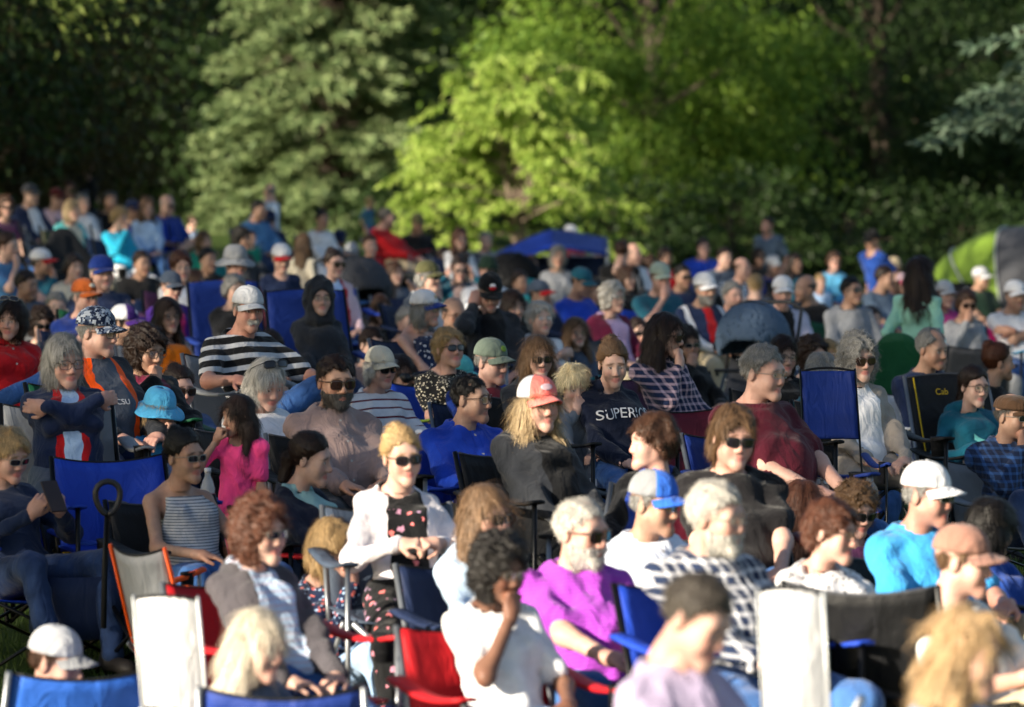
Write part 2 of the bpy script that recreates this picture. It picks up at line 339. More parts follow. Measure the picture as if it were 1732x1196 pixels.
# ------------------------------------------------------------------ head (faces -Y, origin mid-head), hair, hats, glasses
def head_fn(fem=False, var=0):
    j = (.86 if fem else 1.0) * (1, 1.06, .93)[var]; nz = (1, 1.22, .86)[var]; ck = (.026, .022, .029)[var]
    P_ = [el((0, .016, .034), (.0745, .096, .083)), el((0, -.030, -.032), (.059 * (.96 if fem else 1), .061, .078)), rc((-.045 * j, .0, -.055), (-.012, -.072, -.098), .022, .016),
          rc((.045 * j, .0, -.055), (.012, -.072, -.098), .022, .016), el((0, -.077, -.100), (.021 * j, .017, .017)), el((-.041, -.058, -.034), (.024, ck, .030)), el((.041, -.058, -.034), (.024, ck, .030)),
          rc((-.036, -.072, .016), (.036, -.072, .016), .017, .017), rc((0, .022, -.06), (0, .04, -.15), .050 if fem else .057, .050 if fem else .058)]
    base = uni(P_, .03)
    nose = uni([rc((0, -.086, .006), (0, -.088 - .0175 * nz, -.034 - .004 * (nz - 1)), .0075, .0115 * nz ** .5), el((-.0115, -.097, -.040), (.009, .011, .008)), el((.0115, -.097, -.040), (.009, .011, .008))], .012)
    lips = uni([el((0, -.086, -.0655), (.020, .011, .0056)), el((0, -.0845, -.0745), (.018, .011, .0060))], .003)
    ears = uni([el((-.077, .016, -.010), (.0085, .019, .031), rotx(.2)), el((.077, .016, -.010), (.0085, .019, .031), rotx(.2))], .001)
    sock = lambda P: np.minimum(el((-.0315, -.101, -.001), (.019, .020, .0125))(P), el((.0315, -.101, -.001), (.019, .020, .0125))(P))
    eyes = lambda P: np.minimum(el((-.0315, -.0745, -.002), (.0145, .0135, .0105))(P), el((.0315, -.0745, -.002), (.0145, .0135, .0105))(P))
    mouth = uni([rc((-.021, -.096, -.0735), (0, -.099, -.0695), .0022, .003), rc((.021, -.096, -.0735), (0, -.099, -.0695), .0022, .003)], .002)
    def f(P):
        d = smax(base(P), -sock(P), .016); d = smin(d, eyes(P), .003); d = smin(d, nose(P), .012); d = smin(d, ears(P), .008); d = smin(d, lips(P), .006)
        return smax(d, -mouth(P), .004)
    return f
HEADC = {}
def head_mesh(fem, v, var=0):
    k = (fem, v, var)
    if k not in HEADC:
        V, Q = nets(head_fn(fem, var), (-.092, -.125, -.15), (.092, .118, .125), v)
        x, y, z = np.abs(V[:, 0]), V[:, 1], V[:, 2]
        lip = np.clip(1.3 - np.sqrt((x / .025) ** 2 + ((z + .070) / .0115) ** 2), 0, 1) * (y < -.075) * 2.5
        brow = np.clip(1.4 - np.sqrt(((x - .033) / .021) ** 2 + ((z - .0185 + .25 * (x - .033) ** 1) / .0052) ** 2), 0, 1) * (y < -.06) * 2
        eye = (np.sqrt(((x - .0315) / .0125) ** 2 + ((z + .002) / .0058) ** 2) < 1) * (y < -.07)
        iris = (np.sqrt(((x - .0315) / .0055) ** 2 + ((z + .002) / .0062) ** 2) < 1) * (y < -.07)
        chk = np.clip(1 - np.sqrt(((x - .042) / .026) ** 2 + ((z + .03) / .026) ** 2), 0, 1) * (y < -.03) + np.clip(1 - np.sqrt((x / .02) ** 2 + ((z + .036) / .02) ** 2), 0, 1) * (y < -.09)
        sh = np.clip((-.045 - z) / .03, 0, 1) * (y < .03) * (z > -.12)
        HEADC[k] = (V, Q, np.clip(lip, 0, 1), np.clip(brow, 0, 1), eye, iris, chk, sh)
    return HEADC[k]
cranium = lambda off: el((0, .016, .034), (.0745 + off, .096 + off, .083 + off))
def cutf(zf, zb, yf=-.085, yb=.10):              # keep what lies above the hairline plane
    s = (zb - zf) / (yb - yf)
    return lambda P: ((zf + s * (P[:, 1] - yf)) - P[:, 2]) / math.sqrt(1 + s * s)
face_hole = lambda w_=.062, top=.05: el((0, -.105, -.045), (w_, .085, top + .055))
def hair_fn(style, seed):
    W = lambda P, fr, am: waves(P, seed, fr, am)
    lobes = lambda fs: uni(fs, .03)
    if style in ('short', 'crop'):
        o = .010 if style == 'short' else .006
        return lambda P: smax(cranium(o)(P) + W(P, 60, .004), cutf(.076, -.075)(P) + W(P, 90, .005), .010), (.018, 'flow')
    if style == 'receding': return lambda P: smax(smax(cranium(.009)(P) + W(P, 60, .003), cutf(.10, -.085)(P), .008), -el((0, -.06, .10), (.045, .09, .045))(P), .01), (.014, 'flow')
    if style == 'bald': return lambda P: smax(smax(cranium(.005)(P) + W(P, 70, .0015), P[:, 2] - .045 - .1 * P[:, 1], .01), cutf(.085, -.08)(P), .006), (.006, 'flow')
    if style == 'shortf':
        b = lobes([cranium(.021), el((0, .045, -.005), (.088, .075, .085))])
        return lambda P: smax(smax(b(P) + W(P, 45, .006), cutf(.045, -.10)(P) + W(P, 80, .004), .012), -face_hole(.060, .065)(P), .014), (.03, 'flow')
    if style == 'mop':
        b = lobes([cranium(.02), el((0, .04, -.03), (.09, .08, .10))])
        return lambda P: smax(smax(b(P) + W(P, 50, .005), cutf(.03, -.13)(P) + W(P, 80, .005), .012), -face_hole(.062, .062)(P), .012), (.045, 'flow')
    if style == 'shaggy':
        b = lobes([cranium(.022), el((0, .02, -.0), (.092, .09, .09))])
        return lambda P: smax(smax(b(P) + W(P, 50, .007), cutf(.04, -.08)(P) + W(P, 90, .006), .012), -face_hole(.058, .05)(P), .012), (.045, 'flow')
    if style == 'bob':
        b = lobes([cranium(.016), el((0, .03, -.035), (.098, .088, .105))])
        return lambda P: smax(smax(b(P) + W(P, 40, .005), -.125 - P[:, 2] + W(P, 60, .006), .012), -face_hole(.060, .07)(P), .012), (.06, 'flow')
    if style in ('curly', 'curlyl', 'bigcurly'):
        g = dict(curly=1.0, curlyl=1.08, bigcurly=1.22)[style]; zb = dict(curly=-.10, curlyl=-.15, bigcurly=-.15)[style]
        b = lobes([cranium(.024 * g), el((0, .03, -.02), (.102 * g, .092 * g, .115))])
        return lambda P: smax(smax(b(P) + W(P, 80, .0075), zb - P[:, 2] + W(P, 80, .008), .014), -face_hole(.058, .06)(P), .014), (.035, 'curl')
    if style in ('long', 'longdn', 'longw', 'longcurly'):
        L = dict(long=-.24, longdn=-.30, longw=-.27, longcurly=-.25)[style]; wv = .004 if style in ('long', 'longdn') else .010
        b = lobes([cranium(.014), el((0, .035, -.03), (.094, .082, .11)), rc((-.07, .03, -.06), (-.085, -.03, L + .03), .036, .030), rc((.07, .03, -.06), (.085, -.03, L + .03), .036, .030),
                   rc((0, .08, -.05), (0, .10, L), .055, .05), rc((-.05, .07, -.05), (-.07, .07, L), .045, .04), rc((.05, .07, -.05), (.07, .07, L), .045, .04)])
        neck = rc((0, 0, -.13), (0, .03, -.35), .058, .07)
        return lambda P: smax(smax(b(P) + W(P, 45, wv), -face_hole(.062, .07)(P), .012), -neck(P), .015), (.09, 'curl' if style in ('longcurly',) else 'flow')
    if style in ('bun', 'pony', 'lowpony'):
        b = lambda P: smax(smax(cranium(.010)(P) + W(P, 90, .0018), cutf(.078, -.10)(P) + W(P, 100, .006), .008), -face_hole(.060, .066)(P), .008)
        x = {'bun': lambda P: el((0, .078, .104), (.036, .034, .032))(P) + W(P, 90, .006),
             'pony': lambda P: uni([el((0, .105, .055), (.025, .03, .025)), rc((0, .125, .04), (-.02, .14, -.16), .034, .014)], .02)(P) + W(P, 60, .004),
             'lowpony': lambda P: uni([el((0, .11, -.02), (.03, .03, .025)), rc((0, .125, -.03), (-.01, .13, -.2), .036, .014)], .02)(P) + W(P, 60, .005)}[style]
        return lambda P: smin(b(P), x(P), .006), (.04, 'back')
def strands(fn, V, L, mode, n, seed, wd=.0032):
    r = np.random.default_rng(seed); i = r.integers(0, len(V), n); p = V[i] + r.normal(size=(n, 3)) * .003; p = p.astype(f32); e = .003
    g = np.stack([fn(p + A3(*(e if k == j else 0 for k in range(3)))) - fn(p - A3(*(e if k == j else 0 for k in range(3)))) for j in range(3)], 1)
    g /= np.linalg.norm(g, axis=1, keepdims=True) + 1e-6
    dn = np.stack([p[:, 0] * 6, (p[:, 1] - .04) * 6, -.55 - 4 * np.maximum(0, .07 - p[:, 2])], 1) if mode == 'flow' else r.normal(size=(n, 3)) + (0, 0, -.5)
    if mode == 'back': dn = (A3(0, .095, .08) - p) * 8
    dn = dn + r.normal(size=(n, 3)) * .15; t = dn - (dn * g).sum(1, keepdims=True) * g; t /= np.linalg.norm(t, axis=1, keepdims=True) + 1e-6
    s = np.cross(g, t); ln = (L * r.uniform(.6, 1.3, n))[:, None]; o = r.uniform(.0006, .007, n)[:, None]
    w0 = wd * r.uniform(.6, 1.5, n)[:, None]
    a = p - g * .003; b = p + t * ln * .5 + g * o; c = p + t * ln + g * (o * r.uniform(-.6, 1.5, n)[:, None]) + (0, 0, -.15) * ln
    vs = np.stack([a - s * w0, a + s * w0, b + s * w0 * .8, b - s * w0 * .8, c + s * w0 * .15, c - s * w0 * .15], 1).reshape(-1, 3)
    k = np.arange(n)[:, None] * 6; fs = np.concatenate([k + [0, 1, 2, 3], k + [3, 2, 4, 5]]); return vs, fs, np.repeat(r.uniform(.7, 1.35, n), 6)
HAIRC = {}
def hair_mesh(style, lod, var=0, hat=False):
    k = (style, lod, var, hat)
    if k not in HAIRC:
        fn, (L, mode) = hair_fn(style, 11 + var * 7 + len(style)); f0 = fn
        if hat: fn = lambda P: smax(f0(P), P[:, 2] - .040 + .15 * P[:, 1], .006)
        v = (.0065, .010)[lod]
        lo = -.33 if style.startswith('long') else -.22; V, Q = nets(fn, (-.14, -.125, lo), (.14, .20, .165), v)
        sv, sf, sc_ = strands(fn, V, L, mode, (6500 if style.startswith('long') else 4600) if lod == 0 else 420, 5 + var, .00095 if lod == 0 else .0030)
        col = np.concatenate([np.full(len(V), .62), sc_]); HAIRC[k] = mesh_np('hair', np.concatenate([V, sv]), np.concatenate([Q, sf + len(V)]), True, col[:, None] * np.ones(3))  # base darker than the strands: shade between strands put into the colour
    return HAIRC[k]
def beard_mesh(style='full'):
    if ('beard', style) not in HAIRC:
        hf = head_fn()
        def fn(P):
            z, y = P[:, 2], P[:, 1]; d = hf(P) - .0035 + waves(P, 3, 90, .0012)
            d = smax(d, z + .048 - np.clip((y + .03) * .5, 0, .05), .008); d = smax(d, y - .005, .01); d = smax(d, -.135 - z, .01)
            d = smax(d, -el((0, -.10, -.0715), (.023, .03, .0095))(P), .004)
            if style == 'stache': d = smax(smax(d, np.abs(P[:, 0]) - .03, .004), -.066 - z, .004)
            return d
        V, Q = nets(fn, (-.09, -.13, -.15), (.09, .03, -.02), .0065); sv, sf, cc = strands(fn, V, .016, 'flow', 2600, 4, .0008)
        HAIRC[('beard', style)] = mesh_np('beard', np.concatenate([V, sv]), np.concatenate([Q, sf + len(V)]), True, np.concatenate([np.full(len(V), .7), cc])[:, None] * np.ones(3))
    return HAIRC[('beard', style)]
def dome(c, r, t0, t1, z0, n=24, m=8, sq=1.0):
    def fn(u, v):
        th = t0 + (t1 - t0) * u; ph = v * math.pi / 2 * .985
        return (c[0] + r[0] * math.cos(ph) ** sq * math.sin(th), c[1] - r[1] * math.cos(ph) ** sq * math.cos(th), c[2] + z0 * (1 - v) + r[2] * math.sin(ph))
    return fn
HATC = {}
def hat_meshes(kind):
    if kind in HATC: return HATC[kind]
    o = {}; c = (0, .014, .036); pi = math.pi
    if kind == 'cap':
        o['crown'] = MB().sheet(dome(c, (.087, .107, .090), -pi, pi, 0, sq=.8), 28, 9, .003).mesh('crown', True)
        o['front'] = MB().sheet(dome(c, (.0895, .1095, .0915), -.95, .95, 0, sq=.8), 14, 9, .003).mesh('front_panel', True)
        def br(u, v):
            q = 2 * u - 1; y0 = -.107 * math.sqrt(max(0, 1 - (q * .9) ** 2)) + .014; ext = .078 * (1 - abs(q) ** 3 * .75)
            return (.079 * q * (1 + .03 * v), y0 - v * ext, .040 - .020 * q * q - v * .016 - .010 * v * q * q)
        o['brim'] = MB().sheet(br, 14, 6, .004).mesh('brim', True)
        o['button'] = MB().lathe([(.001, .004), (.008, .003), (.009, 0)], (c[0], c[1], .127), 8).mesh('button', True)
    elif kind == 'bucket':
        o['crown'] = MB().sheet(dome((0, .014, .03), (.094, .112, .098), -pi, pi, 0, sq=.55), 28, 9, .003).mesh('crown', True)
        def br(u, v):
            th = -pi + 2 * pi * u; e = .062 * v; return ((.094 + e) * math.sin(th), .014 - (.112 + e) * math.cos(th), .031 - v * (.045 + .012 * math.sin(3 * th)))
        o['brim'] = MB().sheet(br, 32, 5, .004).mesh('brim', True)
    elif kind == 'beanie':
        o['crown'] = MB().sheet(dome((0, .016, .02), (.086, .107, .112), -pi, pi, 0, sq=.7), 28, 9, .005).mesh('crown', True)
        o['brim'] = MB().sheet(lambda u, v: ((.090) * math.sin(-pi + 2 * pi * u), .016 - .111 * math.cos(-pi + 2 * pi * u), .015 + v * .04), 28, 2, .007).mesh('cuff', True)
    elif kind == 'flat':
        o['crown'] = MB().sheet(dome((0, .0, .04), (.093, .122, .066), -pi, pi, 0, sq=.6), 28, 9, .004).mesh('crown', True)
        o['brim'] = MB().sheet(lambda u, v: (.07 * (2 * u - 1), -.105 * math.sqrt(1 - ((2 * u - 1) * .85) ** 2) - v * .04 * (1 - abs(2 * u - 1) ** 3), .040 - .015 * (2 * u - 1) ** 2 - v * .018), 12, 4, .004).mesh('brim', True)
    elif kind == 'hood':
        def fn(P):
            b = uni([cranium(.030), el((0, .04, -.04), (.108, .10, .14)), el((0, .03, -.15), (.11, .10, .06))], .04)(P) + waves(P, 2, 30, .006)
            return smax(b, -el((0, -.125, -.04), (.066, .12, .10))(P), .012)
        V, Q = nets(fn, (-.15, -.13, -.24), (.15, .17, .16), .009); o['crown'] = mesh_np('hood', V, Q)
    HATC[kind] = o; return o
def glasses_meshes(kind):
    if ('g', kind) in HATC: return HATC[('g', kind)]
    fr = MB(); ln = MB(); sun_ = kind == 's'
    W_, Hh = (.0275, .0185) if sun_ else (.025, .0175)
    for s in (-1, 1):
        cx = s * .0325; yf = lambda x: -.106 + .42 * max(0, abs(x) - .012) ** 1.5 * 3.2
        def lens(u, v, cx=cx, s=s):
            a = 2 * u - 1; b = 2 * v - 1; k = math.sqrt(max(0, 1 - (abs(b) ** 3.2) * .55)); x = cx + a * W_ * k; return (x, yf(x) - .0005, -.002 + b * Hh * (1 - .18 * abs(a) ** 3) - .003 * (1 if sun_ else 0))
        ln.sheet(lens, 8, 6, .0025)
        rim = []
        for i in range(21):
            t = 2 * math.pi * i / 20; a = math.copysign(abs(math.cos(t)) ** .6, math.cos(t)); b = math.copysign(abs(math.sin(t)) ** .6, math.sin(t)); x = cx + a * W_; rim.append((x, yf(x) - .001, -.002 + b * Hh - .003 * (1 if sun_ else 0)))
        fr.tube(rim, .0022 if sun_ else .0016, 5, False)
        fr.tube([(s * .060, yf(.06), .006), (s * .076, -.055, .005), (s * .080, .0, .004), (s * .079, .03, -.012)], .0024 if sun_ else .0015, 5)
    fr.tube([(-.008, -.107, .002), (0, -.109, .004), (.008, -.107, .002)], .0022, 5)
    HATC[('g', kind)] = (fr.mesh('frame', True), ln.mesh('lens', True)); return HATC[('g', kind)]
HANDC = {}
def hand_mesh(kind, v, mir):                     # wrist at origin, fingers along -Z, palm faces -Y, thumb at +X (mir flips)
    k = (kind, v, mir)
    if k in HANDC: return HANDC[k]
    curl = dict(relax=(.35, .5, .35), fist=(1.35, 1.5, 1.0), grip=(.75, .95, .7), flat=(.12, .15, .1))[kind]
    ps = [rc((0, 0, .02), (0, 0, -.02), .026, .027)]; palm = lambda P: el((0, -.002, -.05), (.042, .0165, .050))(P); fs = []
    for i, (x, L) in enumerate(((.030, .075), (.0105, .084), (-.0095, .079), (-.0285, .062))):
        p = np.array((x, 0, -.088 + (.006 if i == 3 else 0))); a = 0.0; sp = x * .18
        for q, fl in enumerate((.46, .30, .24)):
            a += curl[q] * (1 + .08 * i); d = np.array((sp * .6, -math.sin(a), -math.cos(a))); d /= np.linalg.norm(d); b = p + d * L * fl; fs.append(rc(p, b, .0098 - q * .0009, .0090 - q * .0009)); p = b
    th = {'relax': ((.034, -.006, -.025), (.055, -.018, -.055), (.058, -.028, -.085)), 'fist': ((.034, -.008, -.03), (.046, -.030, -.058), (.020, -.046, -.075)),
          'grip': ((.034, -.006, -.028), (.052, -.030, -.055), (.046, -.050, -.078)), 'flat': ((.034, -.004, -.025), (.062, -.010, -.05), (.072, -.014, -.078))}[kind]
    fs += [rc(th[0], th[1], .0135, .011), rc(th[1], th[2], .011, .009)]
    def fn(P):
        d = smin(ps[0](P), palm(P), .03); e = fs[0](P)
        for g in fs[1:]: e = smin(e, g(P), .003)
        return smin(d, e, .008)
    V, Q = nets(fn, (-.06, -.10, -.19), (.085, .04, .04), v)
    if mir: V = V * A3(-1, 1, 1); Q = Q[:, ::-1]
    HANDC[k] = (V, Q); return HANDC[k]
# ------------------------------------------------------------------ the lawn
def grassmat():
    nb = NB('lawn'); co = nb.obj(); a = nb.noise(co, .35, 4); b = nb.noise(co, 7, 4); c = nb.noise(co, 90, 2)
    col = nb.mix(nb.ramp(a, .35, .65), (.045, .085, .018), (.075, .115, .024)); col = nb.mix(nb.math('MULTIPLY', nb.ramp(b, .4, .75), .6), col, (.10, .12, .035)); col = nb.mix(nb.math('MULTIPLY', nb.ramp(c, .3, .8), .5), col, (.028, .055, .012))
    nb.bump(nb.math('MULTIPLY_ADD', c, .4, b), .8, .05); return nb.fin(col, .9, .1)
MATS['lawn'] = grassmat()
def lawn():
    xs = np.concatenate([np.linspace(-900, -30, 10), np.linspace(-28, 28, 57), np.linspace(30, 900, 10)]); ys = np.concatenate([np.linspace(-200, 2, 8), np.linspace(4, 110, 107), np.linspace(120, 1500, 12)])
    X, Y = np.meshgrid(xs, ys, indexing='ij'); Z = ground_np(X, Y); V = np.stack([X, Y, Z], -1).reshape(-1, 3); nx, ny = len(xs), len(ys)
    I = (np.arange(nx - 1)[:, None] * ny + np.arange(ny - 1)).ravel(); Q = np.stack([I, I + ny, I + ny + 1, I + 1], 1)
    obj('lawn', mesh_np('lawn', V, Q), MATS['lawn'], kind='structure')
lawn()
# ------------------------------------------------------------------ trees
def leafmat(name, c1, c2, trans=.4, rough=.55):
    nb = NB(name); at_ = nb.n('Attribute', attribute_name='Col'); sep = nb.n('SeparateColor'); nb.l(at_.outputs['Color'], sep.inputs[0])
    col = nb.mix(sep.outputs[0], c1, c2); nb.l(col, nb.b.inputs['Base Color']); nb.b.inputs['Roughness'].default_value = rough; nb.b.inputs['Specular IOR Level'].default_value = .25
    tr = nb.n('BsdfTranslucent'); nb.l(col, tr.inputs['Color']); mx = nb.n('MixShader'); mx.inputs[0].default_value = trans
    nb.l(nb.b.outputs[0], mx.inputs[1]); nb.l(tr.outputs[0], mx.inputs[2]); nb.l(mx.outputs[0], nb.t.nodes['Material Output'].inputs[0]); MATS[name] = nb.m; return nb.m
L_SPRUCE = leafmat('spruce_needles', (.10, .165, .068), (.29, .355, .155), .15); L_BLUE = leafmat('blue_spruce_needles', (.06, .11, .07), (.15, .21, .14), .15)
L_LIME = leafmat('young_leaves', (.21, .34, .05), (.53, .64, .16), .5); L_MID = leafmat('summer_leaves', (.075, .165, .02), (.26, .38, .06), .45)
L_SHADED = leafmat('shaded_leaves', (.016, .036, .010), (.04, .075, .018), .3); L_OLIVE = leafmat('olive_leaves', (.07, .11, .025), (.20, .25, .06), .4); L_RUST = leafmat('bronze_leaves', (.04, .034, .014), (.10, .085, .03), .4)  # darkest leaves carry the shade of the background trees in their colour
def bark(name, c):
    nb = NB(name); co = nb.obj(); n1 = nb.noise(nb.mapping(co, scale=(1, 1, .2)), 26, 5, .7); nb.bump(n1, 1, .05); MATS[name] = nb.fin(nb.mix(n1, tuple(x * .5 for x in c), tuple(x * 1.4 for x in c)), .9, .1); return MATS[name]
BARK = bark('bark', (.09, .07, .055)); BARK_L = bark('pale_bark', (.22, .17, .13))
def leaf_mesh(name, P, D, L, W, rng, droop=.0, jit=.5):   # one folded quad leaf per point: P roots, D directions
    n = len(P); D = D + rng.normal(size=(n, 3)) * jit; D[:, 2] -= droop; D /= np.linalg.norm(D, axis=1, keepdims=True)
    s = np.cross(D, rng.normal(size=(n, 3))); s /= np.linalg.norm(s, axis=1, keepdims=True) + 1e-6; l = (L * rng.uniform(.6, 1.35, n))[:, None]; w_ = (W * rng.uniform(.7, 1.3, n))[:, None]
    nn = np.cross(s, D); V = np.stack([P, P + D * l * .45 + s * w_ * .5 + nn * w_ * .12, P + D * l + (0, 0, -.12) * l, P + D * l * .45 - s * w_ * .5 + nn * w_ * .12], 1).reshape(-1, 3)
    Q = np.arange(n * 4).reshape(n, 4); c = np.repeat(np.clip(rng.normal(.45, .25, n), 0, 1), 4)
    return mesh_np(name, V, Q, False, c[:, None] * np.ones(3))
def tree_root(name, x, y, label, group=None):
    r = empty(name, (x, y, ground(x, y) - .03), 0, label=label, category='tree')
    if group: r['group'] = group
    return r
def limbs(tips, trunk_h, tr, rng, bow=.25):
    mb = MB(); mb.tube([(0, 0, 0), (.03, .02, trunk_h * .4), (-.02, .03, trunk_h * .75), (0, 0, trunk_h)], [tr * 1.25, tr, tr * .75, tr * .4], 10)
    lim = []
    for t in tips:
        t = np.array(t); z0 = min(trunk_h * .97, max(trunk_h * .22, t[2] * rng.uniform(.45, .75))); a = np.array((0, 0, z0)); pts = []
        for k in range(6):
            f = k / 5; q = a + (t - a) * f; q[2] += bow * math.sin(math.pi * f) * np.linalg.norm(t[:2]) * .4; q += rng.normal(size=3) * .03 * np.linalg.norm(t) ** .5 * (0 < k < 5); pts.append(tuple(q))
        L_ = max(np.linalg.norm(t - a), .2); lim.append((pts, [max(.006, .018 * L_ ** .8 * (1 - .85 * k / 5)) for k in range(6)]))
    return mb, lim
def deciduous(name, x, y, label, H_, Rr, zc, leafm, n_leaf, n_clump, L=.11, seed=1, group=None, zmin=.8, squash=1.0, trunk=True, barkm=None, clump_r=.55, droop=.3, bias=None):
    rng = np.random.default_rng(seed); root = tree_root(name, x, y, label, group); cl = []
    while len(cl) < n_clump:
        q = rng.normal(size=3); q /= np.linalg.norm(q); q *= rng.uniform(.45, 1) ** .5; p_ = np.array((q[0] * Rr, q[1] * Rr, zc + q[2] * (H_ - zc if q[2] > 0 else zc - zmin)))
        p_ *= (1 + .12 * math.sin(3 * math.atan2(q[1], q[0]) + seed), 1 + .1 * math.cos(2 * q[2] * 3 + seed), 1); cl.append(p_)
    cl = np.array(cl)
    mb, lim = limbs([tuple(c) for c in cl[:26]], min(H_ * .75, zc + 1), .022 * H_ ** .8 + .03, rng)
    tr = obj('trunk', mb.mesh('trunk', True), barkm or BARK, root)
    lm = MB()
    for pts, rs in lim: lm.tube(pts, rs, 6, False)
    obj('limbs', lm.mesh('limbs', True), barkm or BARK, root, kind='stuff')
    i = rng.integers(0, n_clump, n_leaf); o = rng.normal(size=(n_leaf, 3)) * (clump_r, clump_r, clump_r * .55); cr = .6 + .8 * rng.random(n_clump); P_ = cl[i] + o * cr[i][:, None]; P_[:, 2] = np.maximum(P_[:, 2], .15)
    D = P_ - (0, 0, zc); D /= np.linalg.norm(D, axis=1, keepdims=True); obj('crown', leaf_mesh('crown', P_, D, L, L * .55, rng, droop, .7), leafm, root); return root
def spruce(x, y, label, H_, R0, leafm, seed, zmin=.15, zfine=7.0, name='spruce_tree', density=1.0, gaps=.12):
    rng = np.random.default_rng(seed); root = tree_root(name, x, y, label); Ps, Ds, Ls = [], [], []; mb = MB(); mb.tube([(0, 0, 0), (0, 0, H_ * .5), (.05, 0, H_)], [.02 * H_, .012 * H_, .01], 10); obj('trunk', mb.mesh('trunk', True), BARK, root); lm = MB()
    z = zmin
    while z < H_ - .3:
        fine = z < zfine; R_ = R0 * (1 - z / (H_ + .3)) ** .92; nb_ = int((15 if fine else 10) * (.6 + .4 * R_ / R0) * density)
        for b in range(nb_):
            if rng.random() < gaps: continue
            a = rng.uniform(0, 2 * math.pi); Lb = R_ * rng.uniform(.72, 1.12); z0 = z + rng.uniform(-.15, .15); dr = np.array((math.cos(a), math.sin(a), 0)); pts = []
            for k in range(7):
                f = k / 6; pts.append(dr * Lb * f + (0, 0, z0 + .10 * Lb * f - .34 * Lb * f * f + .10 * Lb * f ** 4))
            pts = np.array(pts); lm.tube([tuple(q) for q in pts[:6]], [.02 * (1 - .13 * k) for k in range(6)], 4, False)
            n = int((76 if fine else 16) * density * (Lb / 2.0) ** .9) + 6; f = rng.uniform(.28, 1, n) ** .8; q = np.stack([np.interp(f, np.linspace(0, 1, 7), pts[:, j]) for j in range(3)], 1)
            sd_ = np.array((-dr[1], dr[0], 0)); w_ = (rng.uniform(-1, 1, n) * .34 * (1.15 - f) * Lb * .55)[:, None]
            q = q + sd_ * w_ + rng.normal(size=(n, 3)) * .035; q[:, 2] -= np.abs(w_[:, 0]) * .35
            d = dr * .8 + sd_ * np.sign(w_) * .55 + (0, 0, -.25); Ps.append(q); Ds.append(np.tile(d, (1, 1)) * np.ones((n, 1))); Ls.append(np.full(n, 1.0 if fine else 1.9))
        z += .24 if fine else .5
    P_ = np.concatenate(Ps); D = np.concatenate(Ds); k = np.concatenate(Ls); obj('limbs', lm.mesh('limbs', True), BARK, root, kind='stuff')
    P2 = np.concatenate([P_, P_, P_]); D2 = np.concatenate([D, D + rng.normal(size=D.shape) * .5, D + (0, 0, .35)]); k2 = np.concatenate([k, k, k]); V = leaf_mesh('crown', P2, D2, .165 * k2, .045 * k2, rng, .05, .28)
    obj('crown', V, leafm, root); return root
# the background: behind the crowd, from left to right
spruce(-3.3, 78, 'broad sunlit spruce with grey green needles behind the crowd', 15.0, 2.75, L_SPRUCE, 3, density=1.2, gaps=.08)
def lime_tree():
    x, y = .10, 64.0; rng = np.random.default_rng(5); root = tree_root('young_tree', x, y, 'bright yellow green young tree with arching branches'); mb = MB(); lm = MB(); P_, D_ = [], []
    for s in range(4): mb.tube([(0, 0, 0), (.05 * s - .08, .03 * s, .8), (.16 * s - .25, .1 * math.sin(s), 2.0), (.2 * s - .3, .1, 3.1)], [.06, .045, .03, .012], 8)
    obj('trunk', mb.mesh('trunk', True), BARK_L, root)
    for b in range(78):
        z0 = rng.uniform(.35, 3.05); a = rng.uniform(0, 2 * math.pi); out = (2.6 - .58 * z0) * rng.uniform(.65, 1.08) if z0 < 2.8 else .75 * rng.random() + .2; rise = rng.uniform(.10, .55) if z0 > .8 else rng.uniform(-.05, .25)
        dr = np.array((math.cos(a), math.sin(a), 0)); pts = [dr * out * f + (.1 * math.sin(b), 0, z0 + rise * math.sin(math.pi * .62 * f) * 1.2 - .35 * out * f ** 3 * .6) for f in np.linspace(0, 1, 8)]; pts = np.array(pts)
        lm.tube([tuple(q) for q in pts], [.018 * (1 - .11 * k) for k in range(8)], 5, False)
        for t in range(9):
            f0 = rng.uniform(.2, 1); q0 = np.array([np.interp(f0, np.linspace(0, 1, 8), pts[:, j]) for j in range(3)]); d0 = dr * .6 + rng.normal(size=3) * (.7, .7, .25); d0 /= np.linalg.norm(d0); ln = rng.uniform(.2, .5); m_ = 24
            ff = rng.random(m_); q = q0 + d0 * (ff * ln)[:, None]; q[:, 2] -= .22 * ln * ff ** 2; P_.append(q + rng.normal(size=(m_, 3)) * .02); D_.append(d0 * .7 + rng.normal(size=(m_, 3)) * .5 + (0, 0, -.35))
    obj('limbs', lm.mesh('limbs', True), BARK_L, root, kind='stuff'); obj('crown', leaf_mesh('crown', np.concatenate(P_), np.concatenate(D_), .125, .055, rng, .35, .3), L_LIME, root)
lime_tree()
deciduous('leafy_tree', 2.5, 76, 'large green tree with low drooping boughs right of the young tree', 13, 3.0, 4.4, L_MID, 40000, 150, .13, 21, zmin=.5, clump_r=.42, droop=.45)
deciduous('leafy_tree', 6.9, 80, 'shaded green tree between the large green tree and the tent', 13, 3.6, 4.6, L_SHADED, 30000, 140, .13, 27, zmin=.3, clump_r=.5, droop=.45)
deciduous('leafy_tree', 12.0, 82, 'large shaded tree behind the green tent', 13, 4.6, 5.0, L_SHADED, 30000, 150, .14, 22, zmin=.6, clump_r=.55)
deciduous('leafy_tree', -7.6, 51, 'dark shaded tree above the standing person at far left', 11, 3.2, 4.4, L_SHADED, 26000, 120, .12, 23, zmin=.7)
deciduous('bronze_tree', -6.2, 53.5, 'dark bronze tinged tree left of the broad spruce', 10, 2.2, 4.2, L_RUST, 16000, 90, .12, 24, zmin=.4)
